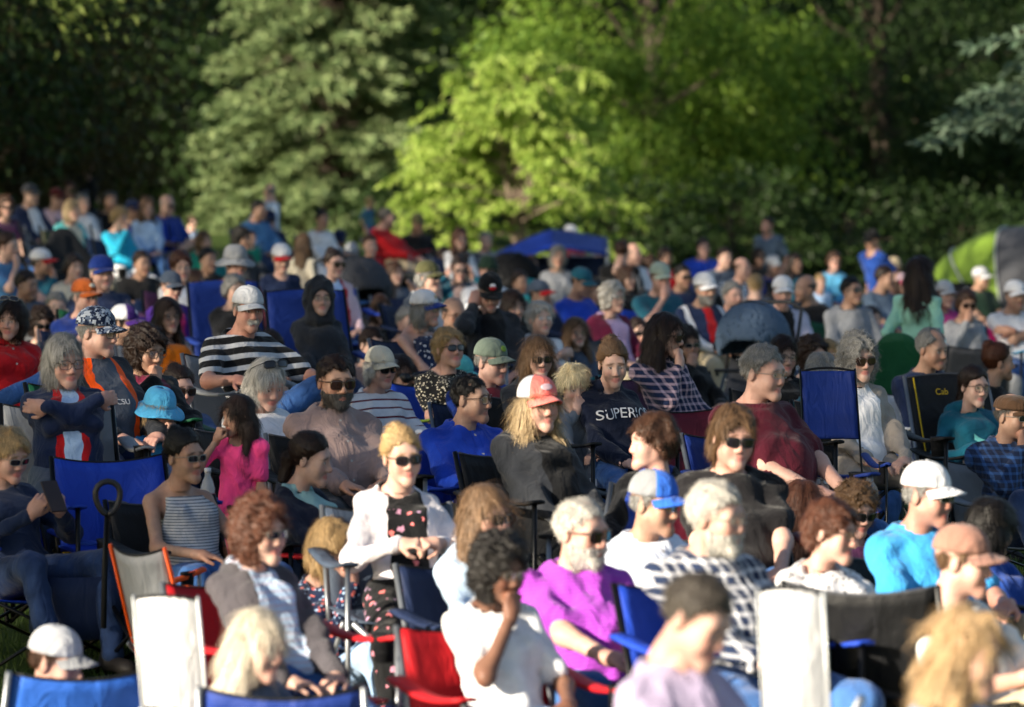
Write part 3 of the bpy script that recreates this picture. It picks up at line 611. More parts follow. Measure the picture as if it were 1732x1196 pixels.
deciduous('leafy_tree', -4.9, 88, 'tall dark tree in the gap between the spruce and the left trees', 13, 3.4, 4.4, L_SHADED, 20000, 110, .15, 25, zmin=.3)
spruce(.6, 92, 'dark spruce standing deep between broad spruce and young tree', 14, 2.6, L_SHADED, 9, density=.7)
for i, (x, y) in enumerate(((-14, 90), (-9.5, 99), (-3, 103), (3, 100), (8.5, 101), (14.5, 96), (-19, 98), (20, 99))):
    deciduous('woodland_tree', x, y, 'dark woodland tree in the wall of trees closing the view, ' + ('far left', 'left', 'behind the broad spruce', 'behind the young tree', 'behind the large green tree', 'right', 'outer left', 'outer right')[i], 14, 4.4, 4.6, L_SHADED, 13000, 90, .24, 40 + i, group='woodland trees behind the lawn', zmin=.2, clump_r=.8)
for i, (x, y, rr, hh_) in enumerate(((1.6, 69, 1.2, 1.5), (3.6, 70, 1.3, 1.7), (5.6, 71, 1.4, 1.6), (7.6, 72, 1.3, 1.5), (9.6, 72, 1.5, 1.8), (-1.6, 72, 1.1, 1.4))):
    deciduous('shrub', x, y, 'low dark shrub at the edge of the lawn, ' + ('below the large green tree', 'behind the blue T-shirt seated high', 'behind the standing grey blue T-shirt', 'right of the standing grey blue T-shirt', 'behind the tent', 'between spruce and young tree')[i], hh_, rr, .7, L_SHADED, 3000, 30, .12, 90 + i, group='shrubs at the edge of the lawn', zmin=.1, clump_r=.3)  # shrubs added to cover and darken the bright grass strip below the trees
# unseen trees at left shading the crowd; later ones added to darken the background
for i, (x, y, h_, r_) in enumerate(((-24, 4.7, 16, 4.7), (-26, 10.5, 17, 5.0), (-23.5, 17.5, 16, 4.8), (-26, 20.5, 17, 4.8), (-24, 34.6, 16, 4.0), (-25, 37.9, 16, 3.0), (-24, 52.2, 16, 1.5), (-27, 80, 18, 5.5), (-24, 90, 18, 5.5))):
    deciduous('park_tree', x, y, 'tall park tree left of the lawn, %s in the row' % ('first', 'second', 'third', 'fourth', 'fifth', 'sixth', 'seventh', 'eighth', 'ninth')[i], h_, r_, 9.5, L_MID, (11000, 11000, 7000, 7000, 7500, 7500, 9000, 11000, 11000)[i], 110, .34, 60 + i, group='park trees along the left side', zmin=3.5, clump_r=.9)
deciduous('leafy_tree', -6.5, 43, 'tree reaching thin twigs in from the upper left corner', 7.5, 3.3, 4.4, L_OLIVE, 9000, 130, .10, 31, zmin=2.3, clump_r=.32, barkm=BARK_L, droop=.1)
spruce(8.7, 47, 'blue green spruce reaching boughs in from the right edge', 12, 5.6, L_BLUE, 12, zmin=3.35, zfine=5.2, density=.7, gaps=.35)
# the wooded slope behind everything: one far mass of leaves over a bank of earth
def slope():
    xs = np.linspace(-260, 260, 61); ys = np.linspace(108, 260, 24); X, Y = np.meshgrid(xs, ys, indexing='ij'); Z = ground_np(X, Y) - .2 + 26 * (1 - np.exp(-np.maximum(0, Y - 110) / 45)) + .8 * np.sin(X * .13) * np.sin(Y * .11) * (Y > 115)
    V = np.stack([X, Y, Z], -1).reshape(-1, 3); ny = 24; I = (np.arange(60)[:, None] * ny + np.arange(ny - 1)).ravel(); nb = NB('undergrowth'); co = nb.obj(); n1 = nb.noise(co, .6, 5); nb.bump(n1, 1, .6); m = nb.fin(nb.mix(n1, (.012, .026, .008), (.035, .06, .018)), .9, .1)
    obj('hill', mesh_np('hill', V, np.stack([I, I + ny, I + ny + 1, I + 1], 1)), m, kind='structure')
    rng = np.random.default_rng(77); n = 60000; x = rng.uniform(-70, 70, n); y = rng.uniform(106, 122, n); z = rng.uniform(0, 1, n) ** 1.3 * 11 + ground_np(x, y); P_ = np.stack([x, y, z], 1)
    o = obj('far_wood', leaf_mesh('far_wood', P_, rng.normal(size=(n, 3)), .75, .45, rng, .2, .5), L_SHADED, kind='stuff'); o['label'] = 'far dark wood on the slope behind all the trees'; o['category'] = 'wood'
slope()
# ------------------------------------------------------------------ one person
def ik(a, c, l1, l2, pole):
    a, c, pole = Vector(a), Vector(c), Vector(pole); d = c - a; L = min(max(d.length, abs(l1 - l2) + .01), l1 + l2 - .005); n = d.normalized(); c = a + n * L
    x = (l1 * l1 - l2 * l2 + L * L) / (2 * L); h = math.sqrt(max(0, l1 * l1 - x * x)); p = pole - n * pole.dot(n)
    p = p.normalized() if p.length > 1e-4 else n.orthogonal().normalized(); return a + n * x + p * h, c
def frame(d, nrm):                               # hand frame: -Z along d, -Y along the palm normal
    z = -Vector(d).normalized(); y = -Vector(nrm); y = (y - z * y.dot(z)); y = y.normalized() if y.length > 1e-4 else z.orthogonal().normalized(); x = y.cross(z)
    return Matrix((x, y, z)).transposed()
BUILD = dict(m=dict(sw=.166, ch=(.145, .112, .19), be=(.146, .116, .15), pe=(.160, .130, .115), ar=.94, th=.084, fem=0), M=dict(sw=.166, ch=(.150, .128, .20), be=(.166, .168, .18), pe=(.168, .145, .12), ar=.98, th=.098, fem=0),
             f=dict(sw=.138, ch=(.121, .098, .18), be=(.118, .100, .14), pe=(.148, .125, .11), ar=.76, th=.084, fem=1), F=dict(sw=.148, ch=(.138, .116, .19), be=(.148, .142, .16), pe=(.165, .142, .12), ar=.92, th=.098, fem=1),
             c=dict(sw=.160, ch=(.135, .100, .17), be=(.128, .104, .14), pe=(.14, .12, .105), ar=.84, th=.074, fem=1))
LONGT = ('long', 'open', 'shirt', 'vest', 'panel', 'hoodie', 'hoodie2', 'plaid')
def head_off(p, S):                              # head centre above the seat (sitting) or the ground (standing)
    return (1.58 if p.get('pose') == 'stand' else .66) * S
SHOE = {}
def rec_of(p):
    pose = p.get('pose', 'sit'); r = random.Random(p['x'] * 4099 + p['y']); return R(r.uniform(22, 31) if pose in ('sit', 'cross') else (1 if pose == 'stand' else 8))
def head_local(p):                               # head centre relative to the seat (sitting) or the ground (standing), before scaling
    c = p['build'] == 'c'; a = rec_of(p)
    if p.get('pose') == 'stand' and p['hp'] > 12: return Vector((0, -.35 * .5 / 1.003 - .034 + .35 * .15, .93 + .94 * .5 + .143 * (1.14 if c else 1)))
    return Vector((0, math.sin(a) * (.5 if p.get('pose') == 'stand' else .455) - .034 - math.sin(a) * .15, (.93 if p.get('pose') == 'stand' else .075) + math.cos(a) * (.5 if p.get('pose') == 'stand' else .455) + .143 * (1.14 if c else 1)))
def person(p, loc, hs, S, lod):
    pose = p.get('pose', 'sit'); B = BUILD[p['build']]; r = random.Random(hash((p['x'], p['y'])) & 0xffff); seed = int(p['x'] * 7 + p['y'])
    hsl = hs / S; sit = pose != 'stand'; rec = rec_of(p); hscale = 1.16 if p['build'] == 'c' else .965
    v = (.0155, .021, .028)[lod] / S ** .5; hv = (.0062, .0085, .0115)[lod]
    pz = hsl + .075 if sit else .93; Pv = Vector((0, 0, pz)); rec = rec if sit else R(1); u = Vector((0, math.sin(rec), math.cos(rec))); rx = rotx(-rec)
    if not sit and p['hp'] > 12: u = Vector((0, -.35, .94)).normalized(); rx = rotx(.35)
    T = lambda x, y, t: Pv + Vector((x, 0, 0)) + u * t + Vector((0, u.z, -u.y)) * y
    TL = .50 if not sit else .455; N = T(0, .0, TL); Hc = N + Vector((0, -.034 - u.y * .15, .143 * (1.14 if hscale > 1 else 1)))
    sw = B['sw']; sh = [T(s * sw * .97, .008, TL - .072) for s in (-1, 1)]
    # legs
    hip = [Pv + Vector((s * .088, -.01, -.015)) for s in (-1, 1)]; knee = [None, None]; ank = [None, None]
    for i, s in enumerate((-1, 1)):
        if pose == 'stand': ank[i] = Vector((s * .11, .02 + .04 * s, .085)); knee[i], ank[i] = ik(hip[i], ank[i], .43, .43, (s * .1, -1, 0))
        elif pose == 'floor': ank[i] = Vector((-s * .08, -.42, .09)); knee[i], ank[i] = ik(hip[i], ank[i], .43, .41, (s * 1.4, -.2, .55))
        elif pose == 'knees': ank[i] = Vector((s * .07, -.34 + .05 * s, hsl + .07)); knee[i], ank[i] = ik(hip[i], ank[i], .43, .41, (s * .15, -.3, 1))
        else:
            fy = -.47 - max(0, .42 - hsl) * .5 + r.uniform(-.05, .05); ank[i] = Vector((s * (.12 + r.uniform(0, .06)), fy, .085)); knee[i], ank[i] = ik(hip[i], ank[i], .445, .42, (s * .25, -.4, 1))
    if pose == 'cross':
        i = p.get('xleg', 1); s = (-1, 1)[i]; k = knee[1 - i]; ank[i] = k + Vector((-s * .10, -.06, .10)); knee[i], ank[i] = ik(hip[i], ank[i], .445, .42, (s * 1.2, -.2, .75))
    # arms
    lap = pz + .10 if sit else 0; bel = .09 if p['build'] in 'MF' else 0.0; A = p['arms']; wr = [None, None]; hd = [None, None]; hn = [Vector((0, 0, -1))] * 2; hk = ['relax', 'relax']; pole = [Vector((s * .9, .45, -.8)) for s in (-1, 1)]
    for i, s in enumerate((-1, 1)):
        yw = -.25 - bel; tq = min(1, max(0, (yw - hip[i].y) / (knee[i].y - hip[i].y - 1e-3))); lz = hip[i].z + tq * (knee[i].z - hip[i].z) + .115 if pose == 'sit' else lap + .03
        wr[i] = Vector((s * .105, yw, lz)); hd[i] = Vector((-s * .75, -.55, -.12))
        if pose in ('floor', 'knees'): wr[i] = Vector((s * .12, -.30, lap + .05))
        if A == 'side': wr[i] = T(s * (sw + .05), -.03, -.03); hd[i] = Vector((0, -.1, -1)); hn[i] = Vector((-s, 0, 0)); pole[i] = Vector((s * .4, 1, 0))
        if A == 'armrest': wr[i] = Vector((s * .28, -.25, hsl + .28)); hd[i] = Vector((0, -1, -.15))
        if A == 'knees': wr[i] = Vector((s * .06 + .08, -.27 - bel, lz)); hd[i] = Vector((-s * .45, -.8, -.1))
        if A == 'crossed': wr[i] = T(-s * .125, -.165 - bel * 1.25 - .03 * i, .22 + .05 * (i == 0)); hd[i] = Vector((-s, .55, .1)); hn[i] = Vector((0, 1, 0)); pole[i] = Vector((s, -.2, -.6))
        if A == 'phone': wr[i] = T(s * .075 + .03, -.30 - bel, .17); hd[i] = Vector((-s * .25, -.55, .75)); hn[i] = Vector((-s * .6, .5, .3)); hk[i] = 'grip'
        if A == 'hold': wr[i] = T(s * .085, -.27, .13); hd[i] = Vector((-s * .8, -.5, .1)); hn[i] = Vector((-s * .2, .3, -.8)); hk[i] = 'grip'
        if A == 'pocket': wr[i] = T(s * .11, -.15, .12); hd[i] = Vector((-s, -.1, 0)); hn[i] = Vector((0, 1, 0))
        if A == 'ears': wr[i] = Hc + Vector((s * .13, -.05, -.07)); hd[i] = Vector((-s * .25, .1, 1)); hn[i] = Vector((-s, 0, 0)); pole[i] = Vector((s, -.5, -.6))
        if A == 'binoc': wr[i] = Hc + Vector((s * .075, -.17, -.09)); hd[i] = Vector((-s * .2, .1, 1)); hn[i] = Vector((-s, .2, 0)); hk[i] = 'grip'; pole[i] = Vector((s, -.3, -.8))
    hyr = R(p['hy'] - p['by']); fdir = Vector((math.sin(hyr), -math.cos(hyr), 0)); side = Vector((math.cos(hyr), math.sin(hyr), 0))
    i1 = p.get('hand', 0); s1 = (-1, 1)[i1]
    if A in ('chin', 'mouth', 'ear', 'eat', 'watch'):
        q = dict(chin=(.095, .03, -.165), mouth=(.125, .03, -.155), ear=(.02, .125, -.10), eat=(.14, .02, -.15), watch=(.30, .12, -.27))[A]
        wr[i1] = Hc + (fdir * q[0] + side * s1 * q[1]) * hscale + Vector((0, 0, q[2] * hscale)); hd[i1] = (side * -s1 * .35 - fdir * .12 + Vector((0, 0, 1))) if A != 'watch' else (side * -s1 + Vector((0, 0, .15)))
        hn[i1] = -fdir if A != 'watch' else Vector((0, .6, -.6)); hk[i1] = 'fist' if A in ('chin', 'eat') else 'grip'; pole[i1] = Vector((s1 * .6, -.5, -1))
    if A == 'beer': wr[1] = Vector((.11, -.33, lap + .07)); hd[1] = Vector((-.45, -.8, .15)); hn[1] = Vector((-.8, .3, 0)); hk[1] = 'grip'
    elb = [None, None]
    for i in (0, 1): elb[i], wr[i] = ik(sh[i], wr[i], .285, .25, pole[i])
    # ---- materials
    q = p['top'].split(':'); tk = q[0]; root = empty('person', loc, R(p['by']), label=p['label'], category='person'); root.scale = (S, S, S)
    g = p.get('group'); 
    if g: root['group'] = g
    skc = np.array(SKIN[p['skin']], f32) * r.uniform(.9, 1.08); hs_, hc_ = p['hair'].split(':')
    # ---- skin body: head, neck, shoulders, arms (and bare legs) in one mesh
    ar = B['ar']; sk = [rc(N + Vector((0, .02, -.06)), Hc + Vector((0, .028, -.07 * hscale)), .062 if not B['fem'] else .054, .052 if not B['fem'] else .046), el(T(0, .01, TL - .11), (B['ch'][0] * .84, B['ch'][1] * .78, .095), rx)]
    sk += [rc(N + Vector(((-1, 1)[i] * .03, .022, -.012)), sh[i] + Vector((0, 0, .008)), .034, (.038 if tk == 'tank' else .026) * ar) for i in (0, 1)]
    for i in (0, 1): sk += [rc(sh[i], elb[i], (.048 if tk == 'tank' else .036) * ar, (.030 if tk in LONGT else .039) * ar), rc(elb[i], wr[i], (.030 if tk in LONGT else .040) * ar, .0265 * ar ** .5)]
    leg = p['legs'].split(':'); short = leg[0] == 'shorts'
    pts = [N, Hc, *sh, *elb, *wr]
    V1, Q1 = nets(uni(sk, .035), np.min([tuple(t) for t in pts], 0) - .16, np.max([tuple(t) for t in pts], 0) + A3(.16, .16, -.02), v)
    Vs, Qs, Cs = [V1], [Q1], [np.tile(skc, (len(V1), 1))]
    if short:
        V2, Q2 = nets(uni([f for i in (0, 1) for f in (rc(knee[i] + (hip[i] - knee[i]) * .5, knee[i], .072, .056), rc(knee[i], ank[i], .052, .036))], .03), np.min([tuple(t) for t in knee + ank + hip], 0) - .09, np.max([tuple(t) for t in knee + ank + hip], 0) + .09, v)
        Vs.append(V2); Qs.append(Q2); Cs.append(np.tile(skc, (len(V2), 1)))
    Mh = Matrix.Translation(Hc) @ Matrix.Rotation(hyr, 4, 'Z') @ Matrix.Rotation(R(p['hp'] * 1.0), 4, 'X') @ Matrix.Rotation(R(r.uniform(-4, 4)), 4, 'Y') @ Matrix.Diagonal((hscale * r.uniform(.91, .98) * (1.05 if p['build'] in 'MF' else 1), hscale * .92, hscale * r.uniform(.98, 1.03), 1))
    HV, HQ, lip, brow, eye, iris, chk, shd = head_mesh(bool(B['fem']), hv, seed % 3); hm = np.array(Mh, f32); hcol = np.tile(skc, (len(HV), 1))
    hl = np.array(COL[hc_], f32) * .7
    hcol *= 1 + chk[:, None] * (np.array((1.06, .78, .76), f32) - 1) * .8
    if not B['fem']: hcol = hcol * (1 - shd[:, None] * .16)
    hcol = hcol + lip[:, None] * .75 * (skc * np.array((.9, .52, .55) if not B['fem'] else (.95, .42, .46), f32) - hcol); hcol = hcol + brow[:, None] * .7 * (hl - hcol); hcol[eye > 0] = (.62, .60, .58); hcol[iris > 0] = (.05, .035, .03)
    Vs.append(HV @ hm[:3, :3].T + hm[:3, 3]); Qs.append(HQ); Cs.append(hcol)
    for i in (0, 1):
        hvx, hq = hand_mesh(hk[i], (.0062, .0085, .012)[lod], i == 1); fm = np.array(frame(hd[i], hn[i]), f32); k = (.92 if B['fem'] else 1.02) * (1.1 if hscale > 1 else 1)
        # thumb side: towards the head for upright hands, inwards for hands in the lap
        Vs.append((hvx * k) @ fm.T + np.array(wr[i], f32)); Qs.append(hq); Cs.append(np.tile(skc * np.array((1.0, .93, .92), f32), (len(hvx), 1)))
    o = 0; Qa = []
    for a_, b_ in zip(Vs, Qs): Qa.append(b_ + o); o += len(a_)
    obj('body', mesh_np('body', np.concatenate(Vs), np.concatenate(Qa), True, np.concatenate(Cs)), skinmat(), root)
    # ---- top
    Rm = rx; off = .012; ch, be, pe = B['ch'], B['be'], B['pe']
    to = [el(T(0, .0, TL - .17), np.array(ch) + off, Rm), el(T(0, -.012 - bel * .35, .14), np.array(be) + off, Rm), el(T(0, 0, .0), np.array(pe) + off * .6, Rm)]
    if B['fem'] and p['build'] != 'c': to += [el(T(s * .062, -.082, TL - .185), (.066 + bel * .25, .062 + bel * .3, .066 + bel * .2)) for s in (-1, 1)]
    longs = tk in ('long', 'open', 'shirt', 'vest', 'panel', 'hoodie', 'hoodie2') or (tk == 'plaid') or (tk == 'stripe' and q[1] == 'white') or (tk == 'floral' and q[1] == 'navy')
    if p['label'].startswith('person in bright blue button'): longs = True
    tank = tk == 'tank'; pts = [N + Vector((0, 0, .04)), Pv, *sh]
    if not tank: to += [rc(N + Vector(((-1, 1)[i] * .035, .022, -.012)), sh[i] + Vector((0, 0, .012)), .040, .046 * ar) for i in (0, 1)]
    arms_ = []
    if not tank:
        for i in (0, 1):
            if longs: arms_ += [rc(sh[i], elb[i], .058 * ar, .053 * ar), rc(elb[i], elb[i] + (wr[i] - elb[i]) * .97, .055 * ar, .039 * ar ** .5)]; pts += [elb[i], wr[i]]
            else: e2 = sh[i] + (elb[i] - sh[i]) * .72; arms_ += [rc(sh[i], e2, .060 * ar, .060 * ar)]; pts += [e2]
    tf = uni(to, .05); af = uni(arms_, .025) if arms_ else None
    nk = rc(N + Vector((0, -.01, -.075 if tank else -.03)), N + Vector((0, -.06, .12)), .105 if tank else .070, .13 if tank else .085)
    stp = [el(T(s * (sw + .035), 0, TL - .10), (.085, .13, .16)) for s in (-1, 1)]
    col_ = tor(N + Vector((0, -.004, .012)), .068, .013, rotx(.28 - rec * .5), .55) if tk in ('polo', 'shirt', 'polostripe', 'plaid', 'open') and q[-1] != 'floralblack' else (tor(N + Vector((0, .03, .0)), .085, .028, rotx(.12 - rec), .8) if tk.startswith('hoodie') else None)
    am = .0068 if lod < 2 else .0045
    def top_fn(P):
        d = tf(P)
        if af is not None: d = smin(d, af(P), .045)
        w_ = waves(P, seed, 26, am, 4); d = d + w_ + .0050 * np.clip((Pv.z + .34 - P[:, 2]) / .2, 0, 1) * (np.abs(np.sin(P @ A3(5, 9, 30) + 2.2 * np.sin(P @ A3(11, 4, 5) + seed))) - .6) - am * .7 * np.abs(np.sin(P @ A3(9, 5, 21) + 3 * np.sin(P @ A3(7, 12, 6))))
        if tank:
            for f_ in stp: d = smax(d, -f_(P), .012)
        d = smax(d, -nk(P), .008)
        if col_ is not None: d = smin(d, col_(P), .006)
        if sit: d = smax(d, (Pv.z - .075) - P[:, 2], .01)
        return d
    V3, Q3 = nets(top_fn, np.min([tuple(t) for t in pts], 0) - .115 - A3(.05, .11 + bel, .0), np.max([tuple(t) for t in pts], 0) + .115 + A3(.05, .05, -.03), v)
    spec = {'tee': q[1], 'long': q[1], 'tank': q[1], 'polo': q[1], 'shirt': q[1], 'teet': q[1], 'hoodie': q[1], 'hoodie2': q[1]}.get(tk)
    spec = 'plain:' + spec if spec else ':'.join(q[:3]); nm = {'long': 'long_sleeved_top', 'tee': 't_shirt', 'teet': 't_shirt', 'tank': 'tank_top', 'polo': 'polo_shirt', 'polostripe': 'polo_shirt', 'open': 'jacket', 'vest': 'jacket', 'panel': 'jacket', 'hoodie': 'hoodie', 'hoodie2': 'hoodie'}.get(tk, 'shirt')
    tm = (tf(V3) < af(V3)) if af is not None else np.ones(len(V3)); top = obj(nm, mesh_np(nm, V3, Q3, True, tm[:, None] * np.ones(3)), fabric(spec), root)
    # ---- trousers / shorts
    le = [el(Pv, np.array(pe) + (.006, .006, .0))]; ee = []
    for i in (0, 1):
        e2 = hip[i] + (knee[i] - hip[i]) * (.72 if short else 1); le.append(rc(hip[i], e2, B['th'] + .010, (.080 if short else .066)))
        if not short: le.append(rc(knee[i], ank[i], .066, .052))
        ee += [e2] + ([] if short else [ank[i]])
    lpt = [Pv, *hip, *ee]; lf = uni(le, .035)
    V4, Q4 = nets(lambda P: lf(P) + waves(P, seed + 1, 24, .005, 4), np.min([tuple(t) for t in lpt], 0) - .15, np.max([tuple(t) for t in lpt], 0) + .15, v * 1.15)
    lc = leg[-1]; nm = 'shorts' if short else 'trousers'; obj(nm, mesh_np(nm, V4, Q4), fabric('plain:' + lc), root)
    # ---- shoes
    if 'm' not in SHOE:
        def sf(P): return smax(uni([rc((0, .045, -.045), (0, -.13, -.052), .040, .033), rc((0, .03, .01), (0, .03, -.04), .042, .042), el((0, -.12, -.055), (.045, .07, .03))], .03)(P), -.082 - P[:, 2], .006)
        V5, Q5 = nets(sf, (-.06, -.21, -.085), (.06, .10, .055), .011); SHOE['m'] = mesh_np('shoe', V5, Q5)
    if lod < 2 or pose in ('stand',):
        for i in (0, 1):
            Ms = Matrix.Translation(ank[i]); 
            if pose == 'cross' and i == p.get('xleg', 1): Ms = Ms @ Matrix.Rotation((-1, 1)[i] * -.9, 4, 'Z') @ Matrix.Rotation(-.5, 4, 'X')
            obj('sock' if pose == 'knees' else 'shoe', SHOE['m'], plain('shoe_' + ('white' if pose == 'knees' or seed % 3 == 0 else 'dark'), hexlin('d8d8da') if pose == 'knees' or seed % 3 == 0 else hexlin('2a2624'), .6, .3), root, Ms)
    # ---- hair, beard, hat, glasses
    hat = p.get('hat', '').split(':'); hstyle = hs_
    if hat[0] and hs_ in ('shortf', 'curly'): hstyle = 'mop'
    if hat[0] != 'hood':
        Mk = Mh
        if hat[0]: Mk = Mh @ Matrix.Diagonal((.96, .96, .93, 1))
        obj('hair', hair_mesh(hstyle, 0 if lod < 2 else 1, seed % 2, bool(hat[0])), hairmat(hc_), root, Mk)
    if p.get('beard'): obj('beard', beard_mesh(), hairmat(p['beard']), root, Mh)
    if p.get('stache'): obj('moustache', beard_mesh('stache'), hairmat('hwhite'), root, Mh)
    if hat[0]:
        hm_ = hat_meshes(hat[0]); nmh = {'cap': 'cap', 'bucket': 'bucket_hat', 'beanie': 'beanie', 'flat': 'flat_cap', 'hood': 'hood'}[hat[0]]
        big = Matrix.Diagonal((1.03, 1.03, 1.04, 1)); ho = obj(nmh, hm_['crown'], fabric('plain:' + hat[1]), root, Mh @ big)
        bc = hat[2] if len(hat) > 2 else hat[1]
        if 'brim' in hm_: obj('brim' if hat[0] != 'beanie' else 'cuff', hm_['brim'], fabric('plain:' + bc), ho)
        if len(hat) > 3: obj('front_panel', hm_['front'], fabric('plain:' + hat[3]), ho)
        if 'button' in hm_ and lod < 2: obj('button', hm_['button'], fabric('plain:' + bc), ho)
    gl = p.get('gl')
    if gl:
        fr, ln = glasses_meshes('e' if gl == 'e' else 's'); Mg = Mh @ Matrix.Translation((0, 0, .002))
        if gl == 'h': Mg = Mh @ Matrix.Translation((0, .028, .082)) @ Matrix.Rotation(R(-38), 4, 'X') @ Matrix.Diagonal((1.13, 1.05, 1.1, 1))
        gv = seed % 3; Mg = Mg @ Matrix.Translation((0, 0, -.002)) @ Matrix.Diagonal(((1, 1.04, .96)[gv], 1, (1, 1.22, .8)[gv], 1))
        go = obj('eyeglasses' if gl == 'e' else 'sunglasses', fr, plain(('glasses_frame', 'glasses_frame_brown', 'glasses_frame_metal')[gv], ((.02, .018, .018), (.06, .03, .015), (.25, .23, .2))[gv if gl == 'e' or gv < 2 else 0], .3, .5), root, Mg)
        obj('lens', ln, plain('sunglass_lens%d' % gv, ((.012, .011, .012), (.03, .016, .012), (.012, .014, .02))[gv], .06, .7) if gl != 'e' else clear_lens(), go)
    return dict(root=root, Hc=Hc, Mh=Mh, wr=wr, hd=hd, T=T, N=N, top=top, S=S, knee=knee, ank=ank, loc=Vector(loc), by=R(p['by']), hs=hs, fdir=fdir)
def clear_lens():
    if 'clear_lens' in MATS: return MATS['clear_lens']
    nb = NB('clear_lens'); tr = nb.n('BsdfTransparent'); gl = nb.n('BsdfGlossy'); gl.inputs['Roughness'].default_value = .05; mx = nb.n('MixShader'); mx.inputs[0].default_value = .10
    nb.l(tr.outputs[0], mx.inputs[1]); nb.l(gl.outputs[0], mx.inputs[2]); nb.l(mx.outputs[0], nb.t.nodes['Material Output'].inputs[0]); MATS['clear_lens'] = nb.m; return nb.m
# ------------------------------------------------------------------ folding camp chair (faces -Y, seat at 0.42)
CH = {}
def chair_meshes():
    if CH: return CH
    CH['backrest'] = MB().sheet(lambda u, v: ((2 * u - 1) * (.252 - .012 * v), .19 + .15 * v + .055 * (1 - (2 * u - 1) ** 2) * (1 - .35 * v), .40 + .395 * v - .03 * v * (1 - (2 * u - 1) ** 2)), 10, 8, .008).mesh('backrest', True)
    CH['tall_backrest'] = MB().sheet(lambda u, v: ((2 * u - 1) * (.262 - .01 * v), .19 + .22 * v + .05 * (1 - (2 * u - 1) ** 2) * (1 - .35 * v), .40 + .62 * v + .015 * v * (1 - (2 * u - 1) ** 2)), 10, 10, .008).mesh('backrest', True)
    CH['panel_backrest'] = MB().sheet(lambda u, v: ((2 * u - 1) * .256, .19 + .22 * (.5 + .5 * v) + .03 * (1 - (2 * u - 1) ** 2) + .006 * abs(math.sin(3 * math.pi * v)), .40 + .62 * (.5 + .5 * v)), 10, 18, .014).mesh('backrest', True)
    CH['round_backrest'] = MB().sheet(lambda u, v: ((2 * u - 1) * (.33 - .16 * v ** 3), .19 + .26 * v + .08 * (1 - (2 * u - 1) ** 2) * (1 - .5 * v), .38 + .62 * v - .16 * abs(2 * u - 1) ** 3 * v), 14, 10, .012).mesh('backrest', True)
    CH['seat'] = MB().sheet(lambda u, v: ((2 * u - 1) * .262, -.28 + .49 * v, .425 - .045 * (1 - (2 * u - 1) ** 2) * math.sin(math.pi * (.15 + .8 * v))), 10, 8, .008).mesh('seat', True)
    for s, n in ((-1, 'l'), (1, 'r')):
        CH['arm' + n] = MB().sheet(lambda u, v, s=s: (s * (.295 + .035 * (2 * u - 1)), -.31 + .56 * v, .645 - .03 * math.sin(math.pi * v) - .006 * (2 * u - 1) ** 2), 3, 8, .012).mesh('armrest', True)
        CH['post' + n] = MB().tube([(s * .295, -.285, .03), (s * .295, -.285, .64)], .011).mesh('arm_post', True)
        CH['back' + n] = MB().tube([(s * .264, .16, .34), (s * .262, .215, .46), (s * .252, .352, .80)], .011).mesh('back_post', True)
        CH['tallback' + n] = MB().tube([(s * .272, .16, .34), (s * .272, .215, .46), (s * .260, .418, 1.03)], .011).mesh('back_post', True)
        CH['f' + n] = MB().tube([(s * .31, -.30 - .012 * s, .015), (-s * .28, -.285 - .012 * s, .42)], .010).mesh('leg', True)
        CH['b' + n] = MB().tube([(s * .31, .27 + .012 * s, .015), (-s * .28, .20 + .012 * s, .41)], .010).mesh('leg', True)
        CH['s' + n] = MB().tube([(s * .322, -.30, .015), (s * .305, .20, .40)], .010).mesh('leg', True)
        CH['t' + n] = MB().tube([(s * .328, .28, .015), (s * .308, -.27, .42)], .010).mesh('leg', True)
    CH['pipe'] = MB().tube([((2 * u - 1) * .240, .34 + .055 * (1 - (2 * u - 1) ** 2) * .65, .795 - .03 * (1 - (2 * u - 1) ** 2)) for u in np.linspace(0, 1, 11)], .006, 6).mesh('piping', True); CH['tallpipe'] = MB().tube([((2 * u - 1) * .252, .41 + .05 * (1 - (2 * u - 1) ** 2) * .65, 1.02 + .015 * (1 - (2 * u - 1) ** 2)) for u in np.linspace(0, 1, 11)], .006, 6).mesh('piping', True)
    CH['cup'] = MB().lathe([(.034, 0), (.040, .09), (.043, .095), (.036, .09), (.031, .008)], (.295, -.20, .545), 12).mesh('cup_holder', True)
    return CH
CHAIRCOL = dict(blackyellow='black', orangegrey='grey', navyred='navy', redchair='red', bluegreen='blue', camo='camo', hotpink='hotpink', sky='sky', white='white')
